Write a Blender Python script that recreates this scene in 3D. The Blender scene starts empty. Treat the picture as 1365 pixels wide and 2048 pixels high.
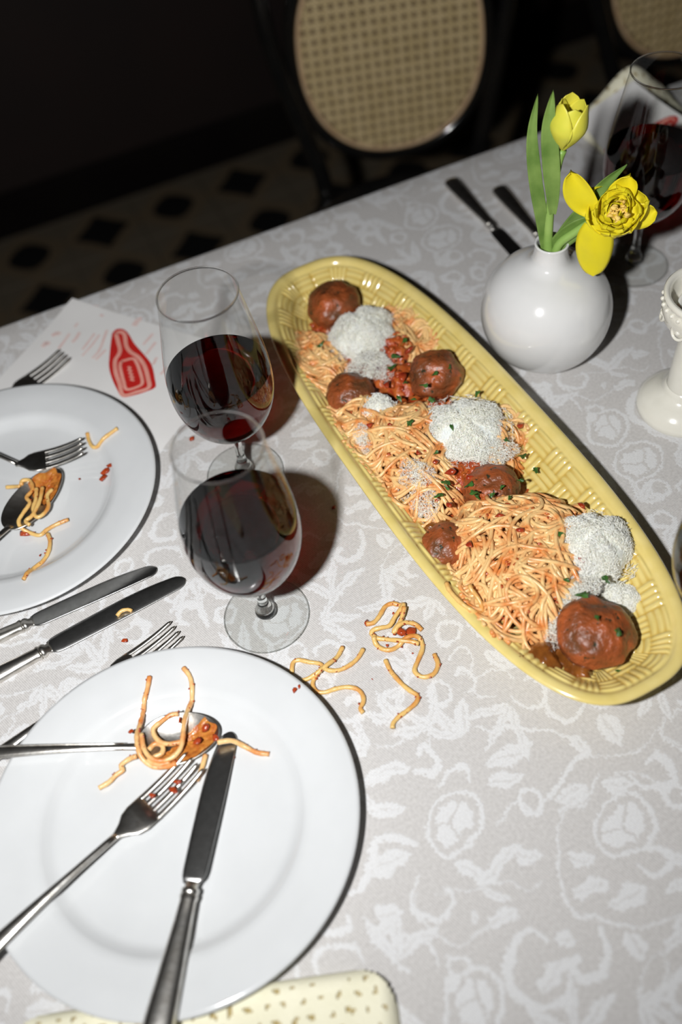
import bpy, math, random
import numpy as np
from mathutils import Vector, Matrix

SC = bpy.context.scene
COL = SC.collection
# All lengths below are centimetres on the table: X along the far table edge, Y away from the
# photographer, Z up from the cloth.  W() turns them into world metres (table top is 0.75 m high).
TOP = 75.0
def W(p): return Vector((p[0]*.01, p[1]*.01, (p[2]+TOP)*.01))

# ------------------------------------------------------------------ camera, world, flash, exposure
cam_d = bpy.data.cameras.new('camera')
cam_d.sensor_fit = 'VERTICAL'; cam_d.sensor_height = 36; cam_d.sensor_width = 24
cam_d.lens = 34.74; cam_d.clip_start = .02
cam = bpy.data.objects.new('camera', cam_d); COL.objects.link(cam)
CR, CD, CF = Vector((0.90387, -0.41765, -0.09265)), Vector((-0.38485, -0.69925, -0.60244)), Vector((0.18682, 0.58019, -0.79276))
CAM = (-26.65912, -50.55065, 68.00000)
cm = Matrix((CR, -CD, -CF)).transposed().to_4x4(); cm.translation = W(CAM); cam.matrix_world = cm
cam_d.dof.use_dof = True; cam_d.dof.focus_distance = .80; cam_d.dof.aperture_fstop = 2.6
SC.camera = cam

wd = bpy.data.worlds.new('dim_room'); SC.world = wd; wd.use_nodes = True
wd.node_tree.nodes['Background'].inputs[0].default_value = (1, .85, .7, 1)
wd.node_tree.nodes['Background'].inputs[1].default_value = .012

FLASH = (-41.12108, -43.86828, 69.48245)
fl_d = bpy.data.lights.new('camera_flash', 'SPOT'); fl_d.energy = 39; fl_d.shadow_soft_size = .018
fl_d.spot_size = math.radians(138); fl_d.spot_blend = 1.0; fl_d.color = (1, .997, .99);
fl = bpy.data.objects.new('camera_flash', fl_d); COL.objects.link(fl)
fl.location = W(FLASH)
fl.rotation_euler = (W((5, 52, -5))-W(FLASH)).to_track_quat('-Z', 'Y').to_euler()

SC.view_settings.view_transform = 'Standard'; SC.view_settings.look = 'None'
SC.view_settings.gamma = 1; SC.view_settings.use_curve_mapping = False
SC.view_settings.exposure = 0.0

# ------------------------------------------------------------------ helpers
D={'tangle': [[[-13.61,-12.06,0.2],[-13.03,-12.21,0.2],[-12.35,-11.88,0.2],[-11.55,-11.31,0.2],[-10.9,-11.34,0.2],[-10.45,-11.74,0.2],[-10.22,-11.99,0.5],[-10.57,-12.27,0.55],[-11.29,-12.65,0.5],[-12.06,-13.16,0.4],[-12.79,-13.07,0.5],[-13.37,-12.92,0.4],[-13.63,-13.03,0.2],[-13.44,-13.57,0.2],[-12.79,-14.07,0.2],[-11.88,-14.86,0.5],[-11.22,-15.31,0.5],[-10.78,-15.7,0.4]],[[-13.65,-13.54,0.55],[-13.72,-14.02,0.2],[-13.47,-14.67,0.2],[-12.89,-15.05,0.2],[-12.16,-14.99,0.2],[-11.47,-14.81,0.5],[-10.78,-14.95,0.5],[-10.46,-15.3,0.2],[-10.67,-16.07,0.2],[-11.44,-16.82,0.2],[-12.1,-17.48,0.2],[-11.98,-18.1,0.2],[-11.52,-18.41,0.2],[-10.88,-18.4,0.2],[-10.28,-17.86,0.2],[-10.11,-16.95,0.2]],[[-10.34,-12.37,0.8],[-10.74,-12.86,0.6],[-11.33,-13.39,0.5],[-11.92,-13.69,0.4],[-12.02,-13.94,0.3],[-11.64,-13.61,0.5],[-10.95,-13.52,0.5],[-10.22,-13.85,0.2],[-9.96,-14.6,0.2]]],'cluster': [[[-20.62,-13.27,0.2],[-20.18,-12.52,0.2],[-19.67,-12.5,0.2],[-19.03,-13.05,0.2],[-18.46,-13.46,0.2],[-18.27,-13.88,0.2],[-18.91,-14.34,0.2],[-19.42,-14.64,0.2]],[[-16.13,-13.05,0.2],[-16.92,-13.66,0.2],[-17.96,-14.09,0.5],[-18.81,-14.3,0.4],[-19.6,-14.33,0.2],[-20.18,-14.24,0.2]],[[-14.78,-13.97,0.2],[-15.55,-14.52,0.2],[-16.43,-14.78,0.2],[-17.29,-14.76,0.2],[-18.01,-14.44,0.3],[-18.3,-14.15,0.5],[-18.7,-14.37,0.55]],[[-18.7,-14.15,0.3],[-19.17,-14.49,0.2],[-19.55,-14.92,0.2],[-19.55,-15.62,0.2],[-18.97,-15.99,0.2],[-18.27,-16.08,0.2],[-17.4,-16.32,0.2],[-16.76,-16.8,0.2],[-16.54,-17.39,0.2],[-16.69,-18.0,0.2],[-17.16,-18.43,0.2],[-17.14,-18.85,0.2]]],'bent': [[[-13.69,-15.64,0.2],[-13.74,-16.76,0.2],[-13.5,-18.01,0.2],[-13.19,-18.86,0.2],[-12.89,-19.49,0.2],[-13.24,-19.93,0.2],[-14.13,-20.21,0.2],[-14.95,-20.38,0.2],[-15.5,-20.63,0.2],[-15.73,-20.97,0.2]]],'front': [[[-30.61,-9.49,1.6],[-31.15,-10.42,1.4],[-31.87,-11.43,1.3],[-32.5,-12.67,1.6],[-32.99,-13.77,2.1],[-33.2,-14.92,2.2],[-33.1,-15.75,1.9],[-32.56,-16.46,1.7],[-31.74,-16.85,1.7],[-31.04,-16.96,1.8]],[[-28.03,-10.01,1.7],[-27.84,-10.88,1.5],[-27.97,-11.73,1.3],[-28.3,-12.42,1.3],[-28.9,-13.27,1.6],[-29.47,-14.36,2.1],[-30.01,-15.63,2.2],[-30.49,-16.26,2.1],[-31.32,-16.52,2.0],[-32.18,-16.27,2.0],[-32.67,-15.68,2.1],[-32.8,-14.86,2.2],[-32.61,-13.81,2.2]],[[-29.64,-13.56,2.2],[-30.21,-13.4,2.2],[-30.99,-13.56,2.2],[-31.68,-13.82,2.2],[-31.78,-14.4,2.1],[-31.52,-15.07,2.1],[-30.95,-15.5,2.1],[-30.19,-15.72,2.1]],[[-32.54,-15.11,1.9],[-31.98,-14.87,1.9],[-31.53,-15.3,1.9],[-31.75,-15.79,1.9],[-32.35,-15.81,1.9],[-32.8,-15.91,1.9],[-32.28,-16.5,1.9],[-31.42,-16.74,1.9]],[[-33.54,-14.94,1.5],[-34.16,-14.75,1.2],[-34.82,-14.94,1.2],[-34.84,-15.31,1.1],[-35.34,-15.42,1.1],[-36.02,-15.72,1.1],[-36.81,-15.81,1.1]],[[-27.82,-16.87,1.9],[-26.82,-17.15,1.7],[-26.16,-17.71,1.2],[-25.53,-18.52,1.1],[-24.75,-19.07,1.1]],[[-28.94,-16.97,1.1],[-29.55,-17.84,1.1],[-30.22,-18.54,1.1]]],'rear': [[[-28.01,18.14,1.2],[-28.14,17.31,1.2],[-27.99,16.32,1.2],[-27.3,16.2,1.2],[-26.38,16.38,1.2],[-25.31,16.62,1.2]],[[-36.48,15.34,1.5],[-35.9,15.08,1.5],[-35.23,14.5,1.8]],[[-35.11,14.47,1.9],[-34.89,14.85,2.0],[-34.27,14.57,2.0],[-34.28,13.41,2.0],[-34.98,12.77,2.0],[-34.9,11.97,2.0],[-35.7,11.25,1.9],[-36.28,10.67,1.8],[-36.29,9.99,1.6],[-35.8,9.45,1.2],[-35.09,8.84,1.1],[-34.4,9.1,1.1],[-33.54,9.27,1.1],[-32.34,9.29,1.1]],[[-33.94,13.44,1.9],[-34.31,12.24,1.9],[-34.8,11.25,1.9],[-34.74,10.23,1.9],[-34.1,10.25,1.9],[-33.48,10.9,1.9],[-33.25,12.16,1.9],[-32.68,12.61,1.9]],[[-33.42,13.18,2.0],[-34.05,11.75,2.0],[-34.99,10.53,2.0],[-35.7,10.18,2.0],[-35.49,9.58,2.0]],[[-34.42,8.66,1.1],[-34.42,7.81,1.1],[-34.83,6.73,1.1],[-35.55,5.96,1.1],[-36.49,5.4,1.3],[-37.35,4.26,1.6]]],'knifebit': [[[-31.41,-1.94,0.5],[-30.93,-1.73,0.6],[-30.4,-1.85,0.6],[-30.15,-2.08,0.5]]],'loop': [[[-7.36,-13.9,3.2],[-7.49,-14.53,3.0],[-7.41,-15.38,2.9],[-7.19,-16.25,2.9],[-6.85,-16.88,3.0],[-6.4,-17.13,3.2],[-6.04,-17.04,3.6],[-5.92,-16.64,4.0],[-5.98,-16.07,4.3],[-6.14,-15.58,4.6],[-6.07,-15.18,4.7]]],'stems': [(0.28,[[-6.05,-31.61],[-7.83,-32.27],[-9.24,-33.08],[-10.3,-34.24],[-10.78,-35.86],[-10.67,-37.7],[-9.94,-38.84],[-8.9,-40.11],[-7.34,-40.31],[-4.9,-40.93]]),(0.3,[[-4.46,-30.59],[-6.39,-31.44],[-8.17,-32.1]]),(0.5,[[-9.26,-31.33],[-8.11,-30.57],[-6.19,-29.71],[-4.46,-29.19],[-3.64,-28.65]]),(0.4,[[-3.76,-28.83],[-4.35,-27.56],[-5.53,-26.46],[-7.21,-25.36],[-9.12,-24.62],[-10.35,-23.49]]),(0.25,[[-12.74,-30.46],[-11.9,-29.78],[-10.73,-29.69],[-9.97,-30.3],[-9.53,-31.41]]),(0.2,[[-18.65,-32.96],[-17.24,-33.46],[-15.56,-33.48],[-14.38,-33.66],[-13.4,-34.55],[-12.7,-35.51],[-11.69,-35.6]]),(0.2,[[-19.32,-32.23],[-19.9,-33.34],[-19.81,-34.75],[-18.92,-35.77],[-17.46,-36.1],[-16.32,-36.28]]),(0.25,[[-14.71,-25.14],[-14.02,-24.06],[-13.29,-22.47],[-12.32,-21.97],[-11.19,-22.05]]),(0.5,[[-15.02,-26.15],[-14.09,-25.69],[-12.95,-25.68],[-12.4,-26.32],[-12.72,-27.09]]),(0.85,[[-13.53,-38.22],[-14.24,-37.68],[-15.47,-37.84],[-16.47,-38.84],[-16.75,-40.15],[-15.84,-41.3],[-14.19,-42.19]]),(0.85,[[-10.0,-39.57],[-10.35,-40.72],[-11.41,-41.67],[-12.54,-41.84],[-13.2,-40.97],[-13.0,-40.34],[-12.35,-40.29]]),(0.25,[[-7.49,-42.3],[-8.65,-42.47],[-10.02,-43.24],[-10.5,-44.23],[-9.38,-44.08],[-7.61,-43.34],[-7.49,-42.3]]),(0.2,[[-4.18,-31.2],[-2.62,-31.3],[-1.25,-31.99],[-1.05,-33.02]]),(0.22,[[-4.0,-29.19],[-1.79,-30.08],[0.14,-30.35],[1.47,-29.83]]),(0.5,[[-0.54,-33.27],[0.27,-33.91],[-0.2,-35.02],[-1.44,-34.83],[-1.27,-33.81],[-0.54,-33.27]]),(0.55,[[-5.62,-37.4],[-4.78,-38.23],[-3.32,-37.73],[-3.25,-36.72],[-4.62,-36.45]]),(0.4,[[-18.68,-36.64],[-18.29,-37.4],[-18.85,-37.86],[-19.65,-37.47],[-19.57,-36.77],[-18.68,-36.64]]),(0.8,[[-21.18,-29.66],[-20.69,-28.21],[-19.39,-28.21],[-18.27,-28.98]]),(0.6,[[-23.67,-30.48],[-22.27,-30.15],[-21.53,-29.06]])],'leaves': [(1.5,[[-15.47,-33.32],[-11.46,-32.4]]),(1.6,[[-15.04,-33.33],[-16.34,-31.44]]),(1.6,[[-12.29,-33.04],[-10.8,-33.99]]),(1.1,[[-15.65,-33.64],[-14.08,-35.32]]),(1.3,[[-11.38,-28.11],[-8.78,-28.16]]),(1.5,[[-10.82,-26.76],[-7.21,-26.33]]),(1.3,[[-7.81,-31.17],[-5.78,-30.84]]),(1.3,[[-9.62,-34.37],[-7.74,-35.52]]),(1.5,[[-10.3,-36.79],[-7.99,-37.04]]),(1.6,[[-9.01,-38.71],[-5.85,-38.5]]),(1.6,[[-4.72,-31.49],[-2.55,-32.37]]),(1.6,[[-1.42,-27.1],[-1.83,-29.46]]),(1.4,[[-8.36,-40.57],[-8.28,-42.1]]),(1.0,[[-16.73,-34.81],[-17.16,-35.57]]),(1.4,[[-16.32,-36.28],[-14.2,-36.06]]),(1.6,[[-19.16,-23.46],[-15.72,-24.26]]),(1.4,[[-20.22,-25.69],[-17.23,-26.75]]),(1.6,[[-21.77,-29.57],[-18.79,-29.58]]),(2,[[-22.71,-32.15],[-20.56,-32.82]]),(1.6,[[-12.91,-38.24],[-11.74,-39.19]]),(1.7,[[-15.02,-40.63],[-13.06,-39.95]]),(1.6,[[-4.23,-27.38],[-4.11,-29.36]]),(1.5,[[-23.58,-33.29],[-21.54,-33.32]]),(1.2,[[-19.41,-37.77],[-20.6,-38.11]])],'ovals': [[-15.02,-29.15],[-4.82,-34.48],[-19.45,-39.8],[-19.31,-8.3]],'sil': [[-21.87,31.78],[-21.41,32.16],[-20.95,32.11],[-20.54,31.65],[-20.34,30.77],[-20.25,29.1],[-19.9,27.22],[-19.68,25.85],[-19.67,24.82],[-20.0,23.01],[-20.28,21.99],[-21.09,21.87],[-22.48,21.99],[-23.6,22.35],[-23.79,23.62],[-23.78,25.6],[-23.55,27.28],[-23.02,28.83],[-22.37,30.57]],'bot': [[-21.51,31.52],[-21.68,30.16],[-21.84,28.98],[-22.17,28.34],[-22.77,27.65],[-23.19,26.06],[-23.32,24.33],[-23.47,22.56],[-22.13,22.28],[-20.91,22.25],[-20.56,23.53],[-20.34,25.42],[-20.52,26.96],[-20.98,28.06],[-21.1,29.18],[-20.77,30.91],[-21.05,31.56],[-21.51,31.52]],'lab': [[-22.23,27.24],[-21.09,27.04],[-20.91,26.36],[-20.96,25.16],[-21.22,23.32],[-21.73,22.93],[-22.91,23.11],[-22.88,24.28],[-22.58,26.52],[-22.23,27.24]],'lab2': [[-22.14,26.46],[-21.38,26.33],[-21.35,25.39],[-21.6,23.74],[-21.93,23.53],[-22.48,23.65],[-22.45,24.82],[-22.14,26.46]],'labtxt': [[-21.91,26.13],[-21.66,25.88],[-21.99,25.66],[-21.7,25.4],[-22.06,25.16],[-21.76,24.88],[-22.13,24.68],[-21.8,24.41],[-22.17,24.23],[-21.87,23.93]],'txt': [(0.5,[[-27.58,34.72],[-26.99,34.91],[-26.82,34.49]]),(0.5,[[-28.89,33.54],[-28.49,34.06],[-28.13,33.63]]),(0.3,[[-27.48,32.5],[-26.77,33.16],[-25.84,34.12]]),(0.35,[[-25.96,32.68],[-25.45,33.03],[-24.85,33.76]]),(0.25,[[-25.11,34.79],[-24.63,35.28]]),(0.25,[[-25.33,31.03],[-24.62,31.67],[-23.5,32.74]]),(0.25,[[-25.59,30.13],[-24.2,31.22],[-23.09,32.28]]),(0.3,[[-24.77,29.23],[-23.72,30.09],[-22.17,32.61]]),(0.3,[[-24.48,28.86],[-23.15,29.75]]),(0.6,[[-19.5,31.69],[-18.8,32.38],[-18.39,32.36]]),(0.3,[[-19.5,28.46],[-18.07,29.53]]),(0.3,[[-19.73,26.91],[-18.25,28.14]]),(0.3,[[-23.62,38.2],[-22.93,36.64],[-21.91,34.9]]),(0.3,[[-22.95,37.57],[-21.96,36.63]]),(0.3,[[-19.51,25.13],[-18.83,25.97]]),(0.25,[[-19.29,23.39],[-18.4,24.08]])],'H1': [[-5.55,19.3],[-3.41,19.28],[-2.92,13.37],[-3.63,11.87],[-6.26,10.05],[-7.56,12.27],[-7.06,15.79]],'H1b': [[2.94,18.87],[4.82,16.05],[5.26,11.71],[3.75,9.86],[1.67,9.92],[0.54,12.91]],'H2': [[-6.96,9.17],[-3.69,9.47],[-1.36,5.96],[1.37,4.39],[2.23,0.44],[-0.25,-4.01],[-2.24,-7.16],[-5.42,-7.46],[-6.67,-4.72],[-7.31,0.06],[-7.64,4.02]],'H2b': [[4.75,3.16],[6.28,0.52],[6.57,-2.36],[4.31,-5.3],[1.53,-5.93],[0.01,-3.53],[1.09,1.09]],'H3': [[-4.89,-8.62],[-1.81,-6.81],[1.08,-7.51],[4.28,-9.28],[6.07,-12.04],[5.49,-15.4],[1.99,-19.33],[-1.85,-21.23],[-4.45,-21.28],[-6.11,-19.46],[-6.57,-16.52],[-5.94,-12.46]],'balls': [([-1.35,20.34,3.0],2.75),([-4.96,8.88,3.2],2.35),([2.83,6.94,3.2],2.65),([0.64,-7.03,3.4],2.5),([-5.24,-9.95,2.8],2.1),([0.24,-22.42,3.5],2.95)],'cheese': [([-0.28,15.61,3.6],3.0),([1.69,-0.5,4.2],3.2),([4.37,-16.03,4.2],2.75),([4.14,-20.33,2.8],1.6),([-1.49,-21.2,3.9],1.5),([-3.73,5.39,4.0],1.3)],'dust': [([-1.85,10.84,3.6],2.2),([-7.32,3.17,4.0],1.7),([-5.45,-6.27,4.0],1.5),([0.74,-19.01,4.2],1.9),([2.59,-4.04,4.0],1.8),([-4.6,-3.33,4.2],1.6)],'sauce': [([0.07,8.77,3.0],2.2),([1.45,12.55,3.0],1.8),([-0.93,-3.94,3.0],1.7),([-2.94,14.34,3.0],2.0),([1.11,-4.15,3.0],1.8),([0.79,3.32,3.0],1.8),([-3.91,-22.13,3.0],1.5),([-2.53,-22.3,3.0],2.2),([-4.82,-8.08,3.0],2.0),([-3.3,19.4,3.0],1.6),([-2.36,-24.01,3.0],1.3)],'chunks': [([-0.49,7.57,4.0],0.9),([-1.89,7.3,4.0],0.7),([2.1,10.66,3.6],0.7),([-1.81,-4.67,4.3],0.7),([-0.81,-5.84,4.3],0.65),([-5.5,3.38,4.4],0.45),([-3.29,-1.55,4.5],0.4),([-2.63,-3.17,4.5],0.45),([-1.07,-11.03,5.4],0.5),([-0.44,-13.12,5.5],0.45),([-4.38,-12.18,5.0],0.5),([2.22,-13.06,5.0],0.4),([-6.85,-15.85,3.2],0.6),([-7.0,-17.28,3.0],0.4),([-3.99,2.53,4.4],0.4),([5.4,-12.78,4.6],0.5),([6.15,-2.2,3.4],0.6),([-3.68,-7.68,4.5],0.4),([2.43,-17.31,4.8],0.45)],'pars': [[1.9,11.44,4.2],[0.28,10.09,4.2],[-0.66,8.92,4.2],[-0.43,6.47,4.3],[-0.62,4.36,4.2],[-1.74,5.08,4.2],[1.96,5.4,5.6],[0.42,4.39,5.4],[3.44,5.37,5.5],[0.32,2.81,5.0],[4.61,2.48,4.0],[0.28,-0.85,5.0],[-2.24,-2.62,5.0],[-1.31,-6.7,5.2],[-1.26,-7.97,5.6],[-1.75,-8.28,5.6],[0.67,-8.45,5.4],[2.59,-8.06,4.0],[-0.67,-9.17,5.6],[4.43,-5.45,3.6],[3.96,-3.74,4.2],[-2.55,1.52,4.9],[-2.93,-5.72,4.8],[2.08,-14.68,5.2],[0.33,-18.37,5.0],[2.91,-19.66,5.0],[0.51,-20.21,5.0],[-0.03,-22.77,6.0],[0.82,-24.15,2.4],[-3.88,-21.8,2.6],[-4.48,-21.39,2.6],[-5.03,-19.79,3.0],[0.65,-25.44,2.0],[-5.96,-16.59,3.0],[-3.93,-6.46,4.6],[3.08,-11.56,4.8],[0.57,-9.79,5.2],[-4.87,15.77,3.4],[-3.07,-6.15,4.7],[4.9,-6.89,3.0]],'crumbs': [([-31.56,-4.3,0.1],0.38),([-19.44,13.67,0.1],0.38),([-11.0,-0.09,0.08],0.3),([-13.54,-11.93,0.2],0.35),([-11.32,-13.88,0.35],0.75),([-10.75,-14.4,0.3],0.6),([-10.18,-13.54,0.1],0.15),([-11.19,-12.11,0.1],0.18),([-12.97,-14.53,0.2],0.22),([-12.11,-14.99,0.2],0.3),([-11.51,-16.03,0.1],0.12),([-15.27,-16.57,0.05],0.1),([-21.07,-14.73,0.1],0.0)],'pcrumbs': [([-27.77,12.97,1.15],0.5),([-28.35,12.3,1.15],0.4),([-27.2,13.26,1.15],0.35),([-30.21,13.31,1.1],0.15),([-34.78,7.07,1.1],0.2),([-35.58,6.73,1.1],0.13),([-36.21,9.52,1.2],0.5),([-20.73,-15.69,1.9],0.2),([-21.17,-15.75,1.9],0.25),([-27.25,-18.11,1.15],0.22),([-31.86,-19.01,2.3],0.35),([-31.4,-18.55,2.3],0.3),([-33.4,-18.71,2.3],0.3),([-28.16,-15.49,2.1],0.4),([-29.12,-16.31,2.1],0.35),([-27.84,-16.54,2.1],0.35),([-33.27,-13.12,2.0],0.25),([-29.69,-14.03,2.1],0.25)],'knA': [[-26.98,1.39,0.25],[-38.58,1.07,0.25]],'knB': [[-25.19,-0.78,0.25],[-37.88,-2.1,0.25]],'knC': [[20.25,37.71,0.3],[20.06,26.36,0.3]],'knD': [[24.38,37.84,0.3],[23.46,22.24,0.3]],'knF': [[-26.82,-16.02,1.1],[-33.16,-26.1,2.1]],'fkF': [[-29.76,-17.46,1.6],[-36.52,-20.03,1.6],[-45.38,-23.72,2.6]],'spF': [[-27.34,-15.92,1.5],[-33.3,-14.4,1.5],[-42.47,-10.72,2.6]],'fkR': [[-28.77,15.72,2.2],[-34.72,16.86,2.0],[-36.06,18.35,2.3]],'spR': [[-31.59,14.92,1.5],[-37.43,10.22,1.6],[-39.69,8.55,2.0]],'fkH': [[-27.36,-5.55,0.3],[-30.43,-6.31,0.3]],'fkH2': [[-27.08,30.76,0.3],[-31.85,28.94,0.3]],'stem1': [[14.65,7.64,9.72],[14.42,7.8,12.95],[14.38,7.83,16.99],[14.6,7.67,20.29],[14.83,7.51,21.65]],'tul_top': [15.26,7.2,25.89],'leafA': [[14.18,7.6,11.31],[13.69,7.95,15.2],[13.04,8.41,19.29],[12.66,8.68,23.09],[12.83,8.56,26.43]],'leafB': [[14.23,7.2,15.96],[14.08,7.31,18.37],[13.75,7.54,21.57],[13.5,7.72,24.16],[13.58,7.66,26.94]],'leafC': [[15.28,7.92,10.36],[15.72,7.61,12.8],[16.88,6.78,15.43],[18.12,5.9,18.16],[19.37,5.02,20.06]],'leafD': [[14.75,7.32,10.99],[15.12,7.06,12.78],[16.04,6.4,14.13],[17.14,5.62,15.06],[18.36,4.75,16.12]],'stem2': [[14.81,7.27,10.45],[15.06,7.1,12.62],[16.05,6.39,13.98],[17.28,5.52,15.32],[18.04,4.98,16.1]],'bloom': [18.06,3.99,16.95],'pet': [[[16.69,5.21,16.49],[15.76,5.87,17.89],[15.01,6.4,20.18]],[[16.6,4.28,16.12],[16.64,4.26,13.86],[16.84,4.11,10.81]],[[19.44,3.98,15.19],[20.49,3.24,15.98],[21.29,2.66,16.27]],[[18.45,4.69,16.85],[18.92,4.35,18.53],[19.18,4.17,19.61]]],'candle': [21.63,-4.82,0.0],'glassR': [8.19,-25.6,11.0],'nd': [-0.58,-0.815,0.0],'fmenu': [[36.63,35.79,2.5],[42.91,34.58,5.8],[45.1,23.5,4.5],[36.61,26.38,0.4]],'fbot': [[35.85,28.51,2.0],[43.76,28.13,4.0]]}
rnd = random.Random(7); rng = np.random.default_rng(7)

def tag(o, label=None, cat=None, group=None, kind=None):
    if label: o['label'] = label
    if cat: o['category'] = cat
    if group: o['group'] = group
    if kind: o['kind'] = kind
    return o

class MB:
    """collects vertices (cm) and faces for ONE mesh object"""
    def __init__(s): s.v = []; s.f = []; s.mi = []; s.cur = 0; s.nv = 0
    def add(s, v, f):
        v = np.asarray(v, float).reshape(-1, 3); b = s.nv
        s.v.append(v); s.nv += len(v)
        s.f += [tuple(i+b for i in q) for q in f]; s.mi += [s.cur]*len(f); return s
    def grid(s, P, cu=False, cv=False):
        P = np.asarray(P, float); n, m = P.shape[:2]; f = []
        for i in range(n if cu else n-1):
            i2 = (i+1) % n
            for j in range(m if cv else m-1):
                j2 = (j+1) % m; f.append((i*m+j, i2*m+j, i2*m+j2, i*m+j2))
        return s.add(P.reshape(-1, 3), f)
    def lathe(s, prof, n=64, c=(0, 0)):
        a = np.linspace(0, 2*np.pi, n, endpoint=False)
        P = np.array([[(c[0]+r*math.cos(t), c[1]+r*math.sin(t), z) for t in a] for r, z in prof])
        return s.grid(P, cv=True)
    def tube(s, path, r, n=8, caps=True, closed=False):
        P = np.asarray(path, float); k = len(P)
        R = np.full(k, r) if np.isscalar(r) else np.asarray(r, float)
        T = np.gradient(P, axis=0) if not closed else np.roll(P, -1, 0)-np.roll(P, 1, 0)
        T /= np.linalg.norm(T, axis=1)[:, None]+1e-9
        up = np.array([0, 0, 1.]) if abs(T[0][2]) < .9 else np.array([1., 0, 0])
        N = np.zeros_like(P); q = np.cross(T[0], up); N[0] = q/np.linalg.norm(q)
        for i in range(1, k):
            q = N[i-1]-T[i]*(N[i-1]@T[i]); N[i] = q/(np.linalg.norm(q)+1e-9)
        B = np.cross(T, N); a = np.linspace(0, 2*np.pi, n, endpoint=False)
        ring = P[:, None]+R[:, None, None]*(N[:, None]*np.cos(a)[None, :, None]+B[:, None]*np.sin(a)[None, :, None])
        b = s.nv; s.grid(ring, cu=closed, cv=True)
        if caps and not closed:
            s.f.append(tuple(b+i for i in range(n))); s.f.append(tuple(b+(k-1)*n+n-1-i for i in range(n))); s.mi += [s.cur]*2
        return s
    def loft(s, st, n=12, p=2.4):
        """stations (x, y, z, half width, half thickness) with a rounded cross-section"""
        a = np.linspace(0, 2*np.pi, n, endpoint=False)
        ca = np.sign(np.cos(a))*np.abs(np.cos(a))**(2/p); sa = np.sign(np.sin(a))*np.abs(np.sin(a))**(2/p)
        P = np.array([np.stack([np.full(n, x), y+w*ca, z+t*sa], 1) for x, y, z, w, t in st])
        b = s.nv; s.grid(P, cv=True); k = len(st)
        s.f.append(tuple(b+n-1-i for i in range(n))); s.f.append(tuple(b+(k-1)*n+i for i in range(n))); s.mi += [s.cur]*2
        return s
    def box(s, lo, hi):
        x0, y0, z0 = lo; x1, y1, z1 = hi
        return s.add([(x0,y0,z0),(x1,y0,z0),(x1,y1,z0),(x0,y1,z0),(x0,y0,z1),(x1,y0,z1),(x1,y1,z1),(x0,y1,z1)],
                     [(0,3,2,1),(4,5,6,7),(0,1,5,4),(1,2,6,5),(2,3,7,6),(3,0,4,7)])
    def mesh(s, name, mats, smooth=True):
        me = bpy.data.meshes.new(name)
        v = np.concatenate(s.v)*.01
        me.from_pydata(v.tolist(), [], s.f)
        for m in (mats if isinstance(mats, (list, tuple)) else [mats]): me.materials.append(m)
        if max(s.mi, default=0): me.polygons.foreach_set('material_index', s.mi)
        if len(s.f) < 30000:
            import bmesh
            bm = bmesh.new(); bm.from_mesh(me); bmesh.ops.recalc_face_normals(bm, faces=bm.faces); bm.to_mesh(me); bm.free()
        me.polygons.foreach_set('use_smooth', [smooth]*len(me.polygons)); me.update()
        return me
    def build(s, name, mats, parent=None, loc=(0, 0, 0), smooth=True):
        """loc in cm; for a top-level object it is table coordinates"""
        o = bpy.data.objects.new(name, s.mesh(name, mats, smooth)); COL.objects.link(o)
        if parent is not None: o.parent = parent; o.location = Vector(loc)*.01
        else: o.location = W(loc)
        return o

def empty(name, loc, rot=None):
    o = bpy.data.objects.new(name, None); COL.objects.link(o); o.empty_display_size = .02
    o.location = W(loc)
    if rot is not None: o.rotation_euler = rot if not isinstance(rot, Matrix) else rot.to_euler()
    return o

def copy_tree(o, parent=None):
    c = o.copy(); COL.objects.link(c)
    if parent is not None: c.parent = parent
    for ch in list(o.children): copy_tree(ch, c)
    return c

def spline(pts, step=.2):
    """Catmull-Rom through the points, resampled"""
    P = np.asarray(pts, float)
    if len(P) < 2: return P
    Q = np.vstack([2*P[0]-P[1], P, 2*P[-1]-P[-2]]); out = []
    for i in range(1, len(Q)-2):
        p0, p1, p2, p3 = Q[i-1:i+3]; n = max(2, int(np.linalg.norm(p2-p1)/step)+1)
        t = np.linspace(0, 1, n, endpoint=False)[:, None]
        out.append(.5*(2*p1+(p2-p0)*t+(2*p0-5*p1+4*p2-p3)*t**2+(3*p1-p0-3*p2+p3)*t**3))
    out.append(P[-1:]); return np.vstack(out)

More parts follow.
